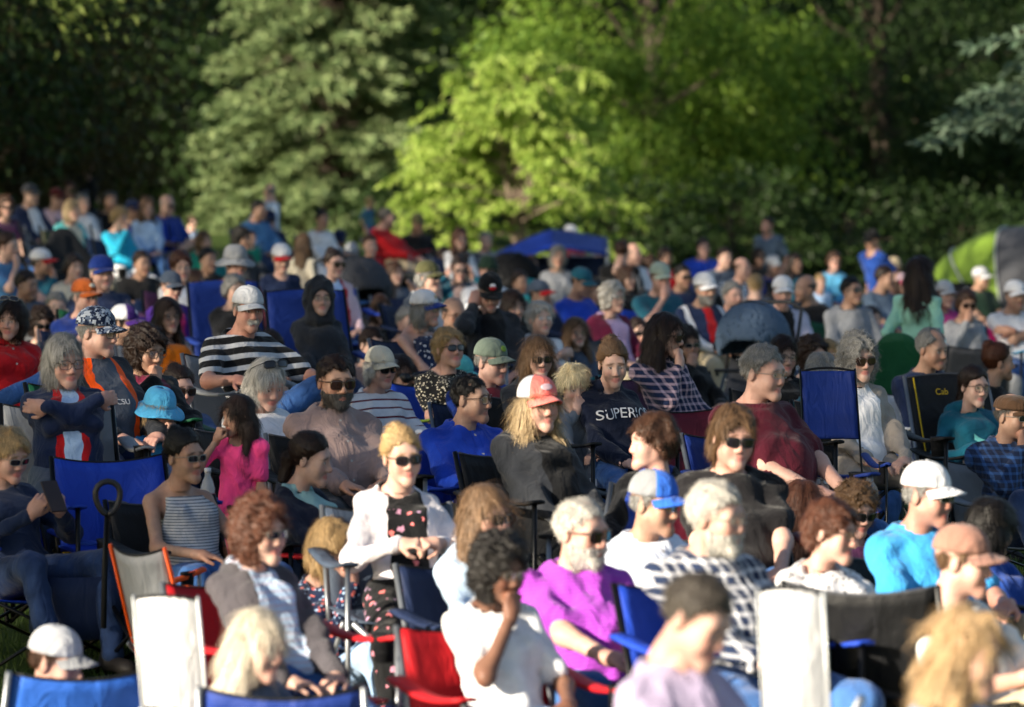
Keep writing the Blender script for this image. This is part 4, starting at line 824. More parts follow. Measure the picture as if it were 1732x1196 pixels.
def camp_chair(loc, rz, hs, col, label, far=False, tall=False, rnd=False, panel=False, fr=None, sx=1.0, group='camp chairs on the lawn'):
    m = chair_meshes(); root = empty('camp_chair', loc, rz, label=label, category='chair', group=group); root.scale = (sx, 1, 1); up = Matrix.Translation((0, 0, hs - .42)); zl = Matrix.Diagonal((1, 1, hs / .42, 1)); zp = Matrix.Diagonal((1, 1, (hs + .22) / .64, 1))
    cl = nylon(CHAIRCOL.get(col, col)); fm = plain('chair_frame_' + (fr or 'frame_grey'), fr or 'frame_grey', .35, .5, .6)
    trim = {'navyred': 'red', 'bluegreen': 'lime', 'orangegrey': 'orange2'}.get(col)
    b = obj('backrest', m['round_backrest' if rnd else 'panel_backrest' if panel else 'tall_backrest' if tall else 'backrest'], cl, root, up); obj('seat', m['seat'], cl, root, up)
    bp = plain('chair_frame_orange', 'orange2', .5) if col == 'orangegrey' else fm
    if not far and not rnd: obj('piping', m['tallpipe' if tall else 'pipe'], nylon('black') if col not in ('black', 'blackyellow') else nylon('dgrey'), b)
    for n in 'lr':
        obj('armrest', m['arm' + n], nylon(trim) if trim else cl, root, up); obj('arm_post', m['post' + n], fm, root, zp); obj('back_post', m[('tallback' if tall or rnd else 'back') + n], bp, root, up)
        obj('leg', m['f' + n], fm, root, zl); obj('leg', m['t' + n], fm, root, zl)
        if not far: obj('leg', m['b' + n], fm, root, zl); obj('leg', m['s' + n], fm, root, zl)
    if not far: obj('cup_holder', m['cup'], nylon('black'), root, up)
    return root
# ------------------------------------------------------------------ the crowd
# x, y, h: head centre and head height in photo pixels; by/hy: body / head yaw in degrees
# (0 = towards the camera, + = towards picture right); hp: head pitch (+ = down)
PEOPLE = []
def P(x, y, h, by, hy, hp, build, skin, hair, top, legs, arms, chair, label, **o):
    PEOPLE.append(dict(x=x, y=y, h=h, by=by, hy=hy, hp=hp, build=build, skin=skin, hair=hair, top=top, legs=legs,
                       arms=arms, chair=chair, label=label, **o))
# --- far left group under the dark trees
P(10,350,41,20,15,0,'f','light','curly:hbrown','tee:plum','denim','lap','black','person in plum top and sunglasses at the far left edge',gl='s')
P(52,330,41,40,60,0,'m','light','short:hdkbrown','open:navy:white','dkdenim','lap','navy','person in dark cap and navy jacket over white collar, far left',hat='cap:dgrey')
P(97,336,38,35,50,5,'m','light','short:hdkbrown','long:palepink','denim','lap','navy','person in dark red cap and pale pink jacket, far left',hat='cap:darkred')
P(117,322,35,20,10,0,'f','tan','long:hred','long:brown','denim','lap','black','person in brown top half hidden beside the standing person in black')
P(122,357,42,30,45,0,'f','light','bob:hgb','open:aqua:cream','khaki','lap','camo','person in aqua vest seated in a camouflage chair')
P(140,343,38,20,30,0,'f','light','short:hgrey','long:white','denim','lap','grey','person in white shirt with sunglasses on head behind the aqua vest',gl='h')
P(148,281,33,40,50,10,'m','tan','short:hdkbrown','tee:black','dkdenim','side','-','person in black T-shirt standing under the dark trees',pose='stand')
P(187,340,38,20,20,0,'m','tan','short:hdkgrey','long:black','dkdenim','lap','black','person in black top in deep shade behind the turquoise jacket')
P(203,368,46,35,50,8,'f','light','shortf:hblond','long:turq','white','mouth','navy','person in turquoise rain jacket holding a hand to the mouth, far left')
P(226,356,37,30,50,0,'m','tan','short:hblack','long:navy','dkdenim','lap','navy','person in navy cap and navy top behind the turquoise jacket',hat='cap:navy')
P(249,351,43,10,15,5,'f','light','longcurly:hltbrown','long:ltblue','denim','lap','blue','person in pale blue top beside the sunlit blue polo, far left')
P(283,347,42,35,45,5,'m','light','bald:hgrey','polo:royal','shorts:khaki','lap','blue','person in royal blue polo and shorts with a bare knee raised in sun',gl='s',pose='cross')
P(325,377,31,40,40,10,'c','light','short:hbrown','long:ltblue','shorts:grey','lap','-','small person in pale blue sleeves sitting by the bare knee',pose='floor')
P(272,402,34,20,40,0,'c','brown','short:hblack','tee:black','dkdenim','lap','-','small person in black T-shirt sitting low beside turquoise jacket',pose='floor')
P(14,416,50,45,70,5,'m','light','short:hbrown','polo:steel','dkdenim','chin','black','person in steel blue polo resting chin on hand at left edge')
P(71,444,50,40,75,0,'m','tan','short:hdkgrey','long:dkteal','dkdenim','mouth','black','person in white and red cap and dark teal top at left',hat='cap:white:red')
P(125,452,50,25,35,0,'f','light','shortf:hdkbrown','long:cream','khaki','lap','teal','person in cream shirt beside the blue cap')
P(173,462,56,20,25,0,'M','pink','short:hgrey','polo:navy','dkdenim','lap','green','person in blue cap and navy polo',hat='cap:royal')
P(144,502,58,25,45,0,'m','pink','short:hgrey','tee:royal','dkdenim','mouth','navy','person in burnt orange cap and royal blue T-shirt lifting a hand',hat='cap:burnt',gl='e')
P(307,451,52,15,15,3,'f','light','shortf:hred','long:white','khaki','lap','plum','person in white shirt and glasses behind the navy cap',gl='e')
P(290,486,55,25,35,3,'f','light','short:hbrown','open:purple:magenta','denim','lap','purple','person in navy cap, sunglasses and purple jacket',hat='cap:slate',gl='s')
P(399,444,56,25,30,3,'m','pink','short:hgrey','long:maroon','khaki','lap','green','person in grey brimmed hat and maroon jacket',hat='bucket:grey')
P(397,490,56,20,30,0,'f','light','shortf:hgrey','long:black','dkdenim','lap','royal','person in black jacket leaning back in a tall blue chair')
P(409,404,42,40,50,5,'f','tan','curly:hblack','long:dkgrey2','khaki','lap','teal','person in dark grey top before the navy jacket at the spruce')
P(425,403,34,30,40,0,'c','light','short:hbrown','tee:seagreen','denim','lap','-','small person in sea green T-shirt before the spruce',pose='stand')
P(438,355,37,40,60,0,'m','tan','short:hblack','long:steel','dkdenim','lap','navy','person in steel blue top seated before the person standing by spruce')
P(456,325,35,140,-120,5,'m','light','bald:hgrey','long:paleblue','khaki','side','-','person in pale blue long sleeved shirt standing before the spruce',pose='stand')
P(456,372,38,20,10,5,'m','light','short:hdkbrown','long:navy','dkdenim','lap','navy','person in navy cap and navy jacket seated before the spruce',hat='cap:navy',gl='s')
P(545,371,42,25,40,0,'f','tan','bun:hblack','long:white','white','lap','grey','person in white lace blouse seated before the spruce')
P(574,405,40,20,20,20,'m','tan','short:hblack','tee:navy','denim','lap','-','person in navy cap with white badge looking down',hat='cap:navy',pose='floor')
P(476,437,50,15,20,12,'c','light','short:hblond','tee:navy','denim','side','-','small person in white and red cap and navy T-shirt',hat='cap:white:red',pose='stand')
P(514,414,42,150,170,0,'c','light','long:hltbrown','tee:cream','denim','side','-','small person in cream floral top standing with back turned',pose='stand')
P(566,446,52,20,35,0,'f','light','bun:hdkbrown','open:palepink:red','denim','lap','blue','person in pale pink cardigan and wraparound sunglasses',gl='s')
P(595,428,38,15,10,10,'m','tan','short:hbrown','tee:paleblue','khaki','lap','-','person in grey cap and pale blue top before the red jacket',hat='cap:ltgrey',pose='floor')
P(626,415,38,20,20,0,'c','light','short:hbrown','tee:red','denim','side','-','small person in red T-shirt before the red jacket',pose='stand')
P(654,369,42,70,90,0,'M','pink','short:hdkgrey','long:red','shorts:khaki','lap','red','person in bright red jacket turned to the right')
P(626,342,24,60,120,0,'c','light','short:hblond','tee:steel','denim','side','-','toddler in blue top standing behind the red jacket',pose='stand')
P(707,378,37,20,25,5,'m','tan','short:hbrown','long:black','dkdenim','lap','black','person in camouflage cap and black top in a black chair',hat='cap:olive')
P(623,450,40,10,10,0,'f','light','long:hdkbrown','tee:dkgrey2','denim','lap','-','person in dark grey T-shirt sitting behind the stroller',pose='floor')
P(697,422,35,20,30,0,'f','tan','long:hdkbrown','long:black','denim','lap','-','person in black top low in front of the camouflage cap',pose='floor')
P(778,404,43,15,15,0,'f','light','longcurly:hred','open:white:black','denim','lap','navy','person in white jacket over black top by the bright young tree')
P(822,408,34,20,20,0,'m','light','short:hgrey','long:grey','denim','lap','grey','person in grey top at left end of the blue canopy')
P(725,468,54,40,55,0,'f','light','shortf:hgrey','open:dkslate:ltgrey','khaki','lap','navy','person in camouflage visor, sunglasses and dark vest',hat='cap:olive',gl='s')
P(776,456,48,10,15,5,'f','light','bun:hdkbrown','open:dkteal:taupe','denim','ears','teal','person in dark teal jacket and sunglasses with hands at ears',gl='s')
P(826,458,50,20,25,0,'m','pink','short:hdkbrown','tee:white','denim','lap','white','person in dark green beanie and white shirt behind the black cap',hat='beanie:dkgreen',gl='s')
P(829,494,66,15,10,25,'m','pink','short:hgrey','open:charcoal:black','dkdenim','ear','black','person in black cap and charcoal cardigan with bowed head',hat='cap:black',gl='e')
P(541,503,66,20,15,0,'f','light','bob:hdkbrown','long:charcoal','dkdenim','lap','royal','person in charcoal hooded rain jacket in a tall blue chair',hat='hood:charcoal',gl='e')
P(720,522,66,45,60,0,'f','pink','bob:hgrey','tank:navydot','denim','lap','navy','person in white cap with blue brim and navy print sleeveless top',hat='cap:white:royal',gl='e')
P(768,532,56,20,30,8,'m','tan','bald:hdkgrey','open:black:white','dkdenim','lap','black','person in black jacket and glasses beside the white and blue cap',gl='e')
P(463,534,44,10,20,10,'f','light','short:hdkbrown','long:black','dkdenim','lap','-','person in black half hidden beyond the striped shirt',pose='floor')
P(656,494,46,150,150,0,'f','tan','long:hred','long:black','black','lap','-','person in black sitting sideways beside the stroller',pose='floor')
# --- far middle and right
P(965,398,42,25,45,20,'m','pink','short:hbrown','tee:dustred','denim','lap','grey','person in white cap and dusty red T-shirt under the blue canopy',hat='cap:white')
P(944,434,42,10,5,0,'f','tan','bob:hgrey','tee:grey','khaki','lap','teal','person in grey shirt seated below the dusty red T-shirt')
P(1018,420,38,50,70,10,'c','light','short:hred','long:paleblue','denim','lap','grey','person in pale grey blue hoodie right of the blue canopy')
P(1052,425,42,160,170,0,'m','light','short:hbrown','stripe:black:white','dkdenim','lap','black','person in black shirt with white bands and turned back')
P(1072,430,40,30,50,0,'m','pink','bald:hgrey','polo:white','khaki','lap','navy','person in white polo beside the black banded shirt')
P(1125,436,38,20,20,0,'f','tan','bob:hdkbrown','long:red','dkdenim','lap','black','person in dark red top in front of dark right tree')
P(1190,420,37,15,10,0,'m','pink','short:hdkbrown','tee:blue','denim','lap','blue','person in blue T-shirt seated high before dark right tree')
P(1256,455,42,30,50,0,'m','pink','bald:hbrown','plaid:dkgrey2:ltblue','dkdenim','lap','black','person in dark plaid shirt behind the grey stroller')
P(1117,470,54,20,25,5,'m','pink','short:hbrown','tee:dkteal','denim','mouth','blue','person in pale green cap and teal T-shirt eating',hat='cap:sage')
P(1155,468,45,20,30,0,'m','tan','short:hblack','tee:navy','dkdenim','lap','navy','person in sunglasses and navy shirt beside the pale green cap',gl='s')
P(984,478,52,45,60,15,'m','tan','short:hdkbrown','long:blue','dkdenim','lap','navy','person in dark green cap and blue long sleeves looking down',hat='cap:dkteal')
P(954,484,45,20,20,0,'m','pink','bald:hgrey','long:plum','dkdenim','lap','black','person in plum top behind the blue and red cap')
P(914,498,50,35,60,0,'m','tan','short:hdkbrown','long:dkgreen','dkdenim','lap','black','person in navy and red cap and dark green top',hat='cap:slate:red')
P(1006,494,48,10,10,0,'f','tan','long:hblack','long:seagreen','denim','lap','green','person in sea green top behind the maroon fleece')
P(1037,503,58,30,45,0,'f','light','curly:hwhite','open:wine:lilac','khaki','lap','navy','person in maroon fleece and glasses',gl='e')
P(1193,488,56,25,30,3,'m','tan','short:hgrey','panel:navy:white','khaki','lap','teal','person in white cap and navy and white jacket',hat='cap:white',beard='hgrey')
P(914,540,62,15,25,-8,'f','light','shortf:hwhite','tee:white','denim','crossed','teal','person in white top and glasses leaning back in a teal chair',gl='e')
P(975,562,54,15,20,0,'c','light','long:hltbrown','long:slate','denim','lap','dgrey','small person in glasses and slate top beside the white top',gl='e')
P(1079,562,54,15,20,0,'f','light','long:hdkbrown','tee:white','denim','lap','plum','person in blue sunglasses and white top behind the plaid shirt',gl='s')
P(1127,566,80,40,65,8,'f','light','long:hdkbrown','plaid:navy:palepink','ltdenim','chin','plum','person in navy plaid shirt and sunglasses resting chin on hand',gl='s',S=.95)
P(1163,582,66,20,20,0,'f','tan','bob:hdkbrown','long:black','black','mouth','black','person in black and sunglasses eating behind the plaid shirt',gl='s')
P(1298,381,34,-30,-40,0,'m','pink','short:hdkbrown','tee:steelgrey','denim','side','-','person in grey blue T-shirt standing before the dark trees',pose='stand')
P(1284,434,35,20,20,0,'f','tan','bob:hdkbrown','tee:black','denim','lap','-','person in sunglasses and black below the standing grey blue T-shirt',gl='s')
P(1309,450,37,20,30,0,'m','tan','short:hbrown','tee:royal','denim','lap','blue','person in white cap and royal blue shirt, far right',hat='cap:ltgrey')
P(1411,442,42,10,15,0,'f','pink','shortf:hbrown','long:sky','denim','lap','navy','person in sky blue jacket and sunglasses, far right',gl='s')
P(1475,405,38,-50,-60,15,'m','tan','short:hblack','tee:royal2','dkdenim','side','-','person in dark cap and blue T-shirt standing bent at right',pose='stand',hat='cap:black')
P(1278,484,42,10,180,0,'m','light','short:hblond','tee:grey','denim','lap','green','person in grey with back turned behind the stroller hood')
P(1324,494,54,10,5,3,'m','pink','short:hbrown','open:lavender:black','ltdenim','lap','black','person in white cap and lavender grey jacket',hat='cap:white')
P(1362,488,50,-45,-60,0,'m','tan','bald:hdkgrey','long:black','dkdenim','lap','black','person in black turned left beside the lavender grey jacket')
P(1388,478,36,20,20,0,'c','light','short:hblond','long:ltblue','denim','lap','-','small person in pale blue before the sky blue jacket',pose='stand')
P(1441,492,50,20,40,-5,'m','tan','short:hblack','long:grey','denim','lap','green','person in grey sweatshirt and dark sunglasses',gl='s')
P(1497,470,48,45,65,0,'m','tan','short:hdkbrown','tee:steelgrey','denim','lap','blue','person in grey T-shirt seated left of the mint top')
P(1513,452,36,20,30,0,'m','tan','short:hbrown','tee:olive','denim','lap','black','person in camouflage cap partly hidden behind the grey T-shirt',hat='cap:khaki')
P(1556,463,54,150,155,0,'c','light','long:hdkbrown','long:mint','denim','side','-','person in mint long sleeved top standing with back turned',pose='stand')
P(1528,480,40,20,30,0,'c','light','long:hbrown','tee:purple','denim','lap','-','small person in pink cap and purple T-shirt behind mint top',hat='cap:palepink:pink',pose='stand')
P(1598,498,52,20,30,0,'f','light','bob:hred','long:magenta','denim','lap','black','person in white cap and magenta top right of the mint top',hat='cap:ltgrey')
P(1660,470,46,25,50,0,'m','tan','short:hgrey','tee:dkgreen','dkdenim','lap','navy','person in grey cap and dark green shirt before the tent',hat='cap:ltgrey')
P(1635,514,54,15,10,5,'f','tan','shortf:hbrown','long:grey','grey','mouth','sky','person in grey buttoned jacket and sunglasses covering mouth with hand',gl='s')
P(1718,500,54,20,20,0,'m','tan','short:hbrown','tee:white','denim','crossed','hotpink','person in white cap and white T-shirt at right edge',hat='cap:white')
# --- middle band (in focus)
P(20,540,76,20,-15,5,'f','pink','bob:hdkbrown','polo:red','denim','watch','black','person in red shirt with sunglasses on head at left edge',gl='h',pose='cross')
P(70,548,66,15,20,8,'f','light','curly:hdkbrown','long:black','dkdenim','mouth','aqua','person in black and sunglasses pressing a hand to face',gl='s')
P(165,562,84,35,65,3,'M','pink','short:hgrey','vest:charcoal:orange','dkdenim','lap','green','person in digital camouflage cap and grey jacket with orange stripes',hat='cap:digicamo',gl='e')
P(212,548,66,30,70,3,'m','tan','short:hblack','long:black','dkdenim','lap','black','person in white and purple cap and black shirt',hat='cap:white:purple2:purple2')
P(249,592,76,30,45,10,'F','tan','curly:hdkbrown','open:black:wine','black','chin','green','person in black jacket over wine shirt, glasses, hand at chest',gl='e')
P(284,533,66,30,30,3,'f','light','long:hdkbrown','tank:orange','ltdenim','lap','grey','person in orange top, glasses and pale jeans with crossed legs',gl='e',pose='cross')
P(109,612,88,15,30,5,'F','pink','bob:hgrey','open:navy:red','slate','crossed','grey','person in navy and red cardigan with folded arms and glasses',gl='e')
P(223,692,80,20,30,10,'f','pink','shortf:hgb','long:slate','denim','lap','-','person in slate top peeking out behind the blue bucket hat',pose='floor')
P(271,694,76,30,45,15,'c','light','bob:hblond','long:skyblue2','denim','mouth','navy','person in bright blue bucket hat and blue rain jacket',hat='bucket:skyblue3')
P(303,658,78,20,30,3,'F','pink','bun:hdkbrown','tee:slateblue','slate','lap','navy','person in slate blue T-shirt and round sunglasses behind the bucket hat',gl='s')
P(402,703,86,-15,-55,8,'c','tan','longdn:hdkbrown','tee:pink','pink','eat','-','small person in hot pink T-shirt standing and eating',pose='stand')
P(420,524,76,35,25,3,'m','ruddy','short:hgrey','stripe:black:ltgrey','denim','armrest','grey','person in black and white striped polo and grey visor cap',hat='cap:ltgrey',pose='cross',stache=1)
P(451,650,85,40,35,20,'F','pink','bob:hwhite','tee:white','khaki','phone','black','person in white T-shirt looking down at a phone, sunglasses on head',gl='h')
P(474,625,66,25,35,8,'f','pink','shortf:hgrey','polo:white','khaki','lap','black','person in white polo behind the person with a phone')
P(460,592,68,10,15,3,'f','light','bun:hdkbrown','long:black','black','lap','black','person in black and mirrored sunglasses below the striped polo',gl='s')
P(568,645,92,20,25,3,'M','tan','short:hdkbrown','shirt:taupe','dkgrey2','lap','black','person in taupe button shirt and sunglasses leaning back',gl='s',beard='hdkgrey')
P(630,584,68,20,35,5,'m','light','short:hdkbrown','tee:taupe','dkdenim','lap','black','person in sunglasses partly hidden above the cream cap',gl='s')
P(644,622,82,25,35,3,'f','pink','shortf:hwhite','stripe:white:wine2','dkgrey2','lap','navy','person in cream cap, sunglasses and white jacket with wine stripes',hat='cap:cream',gl='s')
P(678,634,74,20,20,3,'f','tan','long:hdkbrown','long:black','dkdenim','binoc','black','person in black looking through binoculars')
P(760,590,70,30,30,-10,'f','pink','shortf:hblond','floral:black:cream','black','lap','bluegreen','person in black and cream print top and large sunglasses',gl='s')
P(777,634,78,40,60,10,'f','tan','short:hdkgrey','long:dkgrey2','dkdenim','lap','maroon','person in turquoise cap and dark grey top',hat='cap:turq2')
P(797,674,88,30,65,0,'m','tan','crop:hblack','shirt:blue','khaki','beer','blue','person in bright blue button shirt and khaki trousers with crossed legs',gl='e',pose='cross')
P(832,612,80,30,50,5,'m','pink','short:hgrey','open:royal:maroon','denim','lap','navy','person in grey green cap, glasses and royal blue jacket',hat='cap:sage2',gl='e')
P(826,580,71,30,60,5,'m','light','short:hblack','long:black','dkdenim','lap','black','person in black with sunglasses on head above grey green cap',gl='h')
P(911,604,84,25,15,3,'f','light','longdn:hltbrown','open:charcoal:slate','denim','lap','black','person in sunglasses, and charcoal jacket behind the coral cap',gl='s')
P(911,684,92,35,30,0,'F','pink','longw:hgb','open:charcoal:black','black','lap','black','person in coral and white cap and black cardigan',hat='cap:white:coral:coral')
P(971,652,62,10,20,18,'c','light','shaggy:hwblond','long:grey2','grey2','mouth','-','small person in grey with white socks curled on a lap',pose='knees')
P(1037,615,84,25,10,12,'f','light','bun:hltbrown','hoodie:navy2','denim','lap','black','person in navy hoodie with white chest lettering')
P(1102,748,92,-20,-75,0,'f','pink','shortf:hbrown','open:black:royal','dkdenim','lap','black','person in blue and black jacket turned left into the sun')
P(1241,742,98,10,15,3,'m','pink','mop:hltbrown','tee:black2','denim','lap','maroon','person in black T-shirt and narrow sunglasses lit by the sun',gl='s')
P(1292,630,95,35,55,5,'M','pink','short:hgrey','tee:maroon2','denim','knees','royal','person in maroon T-shirt and jeans with hands on thighs',gl='e',S=1.02)
P(1453,606,84,20,20,3,'f','light','bigcurly:hgrey','open:stone:white','stone','lap','black','person in stone grey shawl, white shirt and dark sunglasses',gl='s',S=.95)
P(1577,590,72,30,45,8,'m','tan','receding:hgrey','long:navy','dkdenim','lap','white','person in navy jacket behind the black chair with yellow trim')
P(1398,606,68,10,15,0,'f','light','long:hblond','long:black','denim','lap','black','person in black beside the stone grey shawl')
P(1392,634,77,20,150,0,'f','pink','shortf:hgrey','long:dkteal','denim','lap','teal','person seen from behind by the empty blue chair')
P(1325,602,73,10,20,5,'f','light','bob:hdkbrown','long:black','dkdenim','lap','black','person in black with glasses behind the maroon T-shirt',gl='e')
P(1376,602,70,20,30,0,'f','light','curly:hdkbrown','long:dkgreen','denim','lap','black','person in dark green behind the maroon T-shirt')
P(1690,612,72,60,100,0,'f','tan','bun:hred','long:black','denim','lap','lime','person in black turned right at the right edge')
P(1648,654,76,25,30,3,'f','light','pony:hdkbrown','hoodie2:dkteal2','denim','pocket','blackyellow','person in teal hoodie and glasses in black chair with yellow trim',gl='e')
P(1713,704,86,20,45,3,'m','tan','short:hdkgrey','plaid:navy3:denim','dkdenim','chin','grey','person in brown flat cap, sunglasses and dark plaid shirt at right edge',hat='flat:brown2',gl='s')
P(1372,818,60,20,30,-12,'f','light','bob:hdkbrown','long:grey','denim','lap','-','person in grey and glasses looking up near the maroon T-shirt knees',gl='e',pose='floor')
P(1360,858,92,40,140,8,'f','light','longdn:hred2','tee:dkgreen2','denim','lap','-','person in dark green T-shirt seen from behind in sun',pose='floor')
P(1448,862,94,20,30,15,'f','pink','curly:hltbrown','tee:plum','denim','lap','-','person in sunglasses and plum T-shirt looking down',gl='s',pose='floor')
# --- near, sunlit
P(15,770,98,35,45,15,'f','pink','shortf:hblond','long:navy3','dkdenim','phone','blue','person in navy shirt, sunglasses and jeans using a phone at left edge',gl='s')
P(313,772,100,30,45,0,'f','tan','bun:hblack','tank:stripegrey','denim','lap','black','person in grey striped tank top and large sunglasses',gl='s')
P(527,776,98,60,75,10,'f','light','lowpony:hdkbrown','open:navy2:seafoam','dkdenim','lap','navyred','person in navy hoodie with turned head behind the white cardigan')
P(680,772,110,15,20,3,'f','light','bun:hblond','open:whitewarm:floralblack','floralblack','hold','slate','person in white cardigan, black floral dress and sunglasses',gl='s')
P(442,898,126,35,50,3,'f','light','curlyl:hred2','open:charcoal2:stripewhite','denim','lap','redchair','person in charcoal cardigan over striped top and sunglasses',gl='s')
P(563,928,106,40,55,0,'f','pink','bob:hblond','floral:navy:ltblue','ltdenim','mouth','red','person in blue floral blouse raising a hand to the mouth')
P(824,874,108,30,45,0,'f','pink','longdn:hltbrown2','long:paleblue','denim','lap','navy','person in pale blue shirt and dark sunglasses smiling',gl='s')
P(846,962,124,25,40,10,'f','brown','curlyl:hblack','teet:white','ltdenim','chin','redchair','person in white printed T-shirt and pale jeans in a red chair',gl='e')
P(985,900,112,25,50,3,'M','pink','crop:hwhite','polostripe:violet:violet2','denim','lap','grey','person in violet polo and sunglasses',gl='s',beard='hwhite')
P(1108,852,104,30,55,5,'m','tan','short:hgrey','polo:whiteblue','khaki','lap','navy','person in blue and grey cap and white polo',hat='cap:grey:royal3:royal3',gl='e')
P(1213,874,116,30,60,5,'M','pink','short:hwhite','plaid:navy3:white','denim','lap','blue','person in black and white plaid shirt and glasses',gl='e',beard='hwhite')
P(1408,900,108,30,60,5,'f','pink','shortf:hred2','floral:white:charcoal','khaki','lap','green','person in white and black print top and thin glasses in front',gl='e')
P(1570,838,112,30,55,3,'m','ruddy','short:hgrey','polo:cyanblue','khaki','lap','black','person in white cap, sunglasses and bright blue polo',hat='cap:white',gl='s')
P(1072,886,95,25,60,0,'f','brown','long:hblack','long:red','denim','lap','-','person in red low between the violet polo and white polo',pose='floor')
P(1630,950,132,50,70,5,'m','pink','crop:hltbrown','polo:ivory','khaki','lap','black','person in tan cap and ivory polo turned right',hat='cap:tan2:tan3')
P(1180,1048,164,50,55,25,'m','pink','short:hdkgrey2','shirt:palelav','denim','lap','black','blurred person in pale lavender shirt bowing the head, nearest')
P(1640,1104,160,50,65,8,'f','pink','longw:hblond2','long:skyblue2','denim','lap','blue','blurred person in sky blue top at bottom right, nearest')
P(438,1092,132,40,55,10,'f','pink','longdn:hgb2','long:slate','denim','lap','navy','blurred person in slate top sitting low at the bottom left')
P(96,1120,108,40,70,10,'m','pink','short:hbrown','tee:navy','denim','lap','-','person in white and grey cap low behind the blue chair',hat='cap:ltgrey:grey',pose='floor')
P(1678,892,106,40,120,10,'f','tan','bob:hblack','long:royal2','denim','lap','navy','person in blue top behind the tan cap')
# --- more of the far rows, mostly in shade
P(898,450,38,20,25,5,'m','tan','short:hdkbrown','tee:dkgrey2','dkdenim','lap','black','person in dark grey behind the stroller below the blue canopy')
P(1098,448,37,25,35,0,'f','tan','bob:hbrown','long:plum','denim','lap','black','person in plum sweater between white polo and dark red top')
P(1226,436,37,20,30,0,'m','light','short:hdkbrown','tee:slate','denim','lap','navy','person in slate T-shirt right of the blue T-shirt seated high')
P(1345,446,36,25,40,0,'f','tan','long:hdkbrown','long:dkteal','denim','lap','black','person in dark teal sweater left of the sky blue jacket')
P(752,434,39,20,20,0,'f','tan','bob:hdkbrown','long:navy','dkdenim','lap','navy','person in navy sweater left of the white jacket over black')
P(668,462,42,25,35,0,'f','light','bob:hbrown','tee:slate','denim','lap','black','person in slate T-shirt left of the raised bare feet')
P(352,440,45,25,40,0,'m','tan','short:hblack','long:black','dkdenim','lap','black','person in black sweater left of the grey brimmed hat')
P(345,408,39,30,40,0,'f','light','bob:hltbrown','tee:seagreen','khaki','lap','green','person in sea green shirt above the grey brimmed hat')
P(240,446,46,25,35,0,'m','tan','short:hdkbrown','tee:black','dkdenim','lap','black','person in black shirt right of the blue cap and navy polo')
P(45,482,52,30,60,5,'m','tan','short:hdkbrown','tee:slate','dkdenim','lap','black','person in slate shirt below the white and red cap at left')
P(508,472,46,20,30,0,'m','light','short:hbrown','long:dkgrey2','dkdenim','lap','black','person in dark grey sweater left of the pale pink cardigan')
P(868,518,56,20,30,5,'f','light','bob:hdkbrown','long:black','dkdenim','lap','navy','person in black sweater right of the charcoal cardigan')
P(1570,540,50,25,30,0,'f','tan','bob:hbrown','tee:plum','denim','lap','black','person in plum shirt below the mint top')
P(1240,500,50,20,30,0,'m','pink','short:hgrey','long:dkslate','dkdenim','lap','black','person in dark slate jacket right of the navy and white jacket')
# --- half hidden people in dark clothes that close the gaps between the rows
for k_, (x_, y_, h_, w_) in enumerate((
    (612, 470, 44, 'right of the pale pink cardigan'), (645, 524, 54, 'right of the charcoal rain jacket'), (690, 546, 58, 'left of the navy print sleeveless top'), (868, 560, 60, 'right of the person in black with sunglasses on head'), (1090, 520, 52, 'right of the maroon fleece'), (1222, 548, 54, 'below the blue grey stroller'), (1420, 540, 52, 'below the grey sweatshirt'), (1475, 540, 50, 'left of the empty green chair'), (350, 512, 58, 'left of the tall blue chair'), (330, 478, 50, 'right of the purple jacket'), (95, 520, 58, 'below the cream shirt'), (1690, 555, 56, 'right of the grey buttoned jacket'), (880, 478, 46, 'right of the dark green beanie'), (1060, 470, 46, 'above the maroon fleece'))):
    c_ = ['navy', 'black', 'dkgrey2', 'slate', 'plum', 'dkteal', 'charcoal', 'maroon', 'dkgreen', 'royal', 'grey', 'taupe'][k_ % 12]
    P(x_, y_, h_, 20 + 7 * (k_ % 4), 15 + 11 * (k_ % 5), 3 * (k_ % 3), 'mf'[k_ % 2], ('tan', 'light', 'pink')[k_ % 3], ('short:hdkbrown', 'bob:hbrown', 'short:hgrey', 'long:hdkbrown')[k_ % 4], ('tee:', 'long:')[k_ % 2] + c_, ('dkdenim', 'denim', 'khaki')[k_ % 3], ('lap', 'lap', 'chin', 'mouth')[k_ % 4], ('black', 'navy', 'dgrey')[k_ % 3],
      'person in %s top ' % dict(dkgrey2='dark grey', dkteal='dark teal', dkgreen='dark green', royal='royal blue').get(c_, c_) + w_)
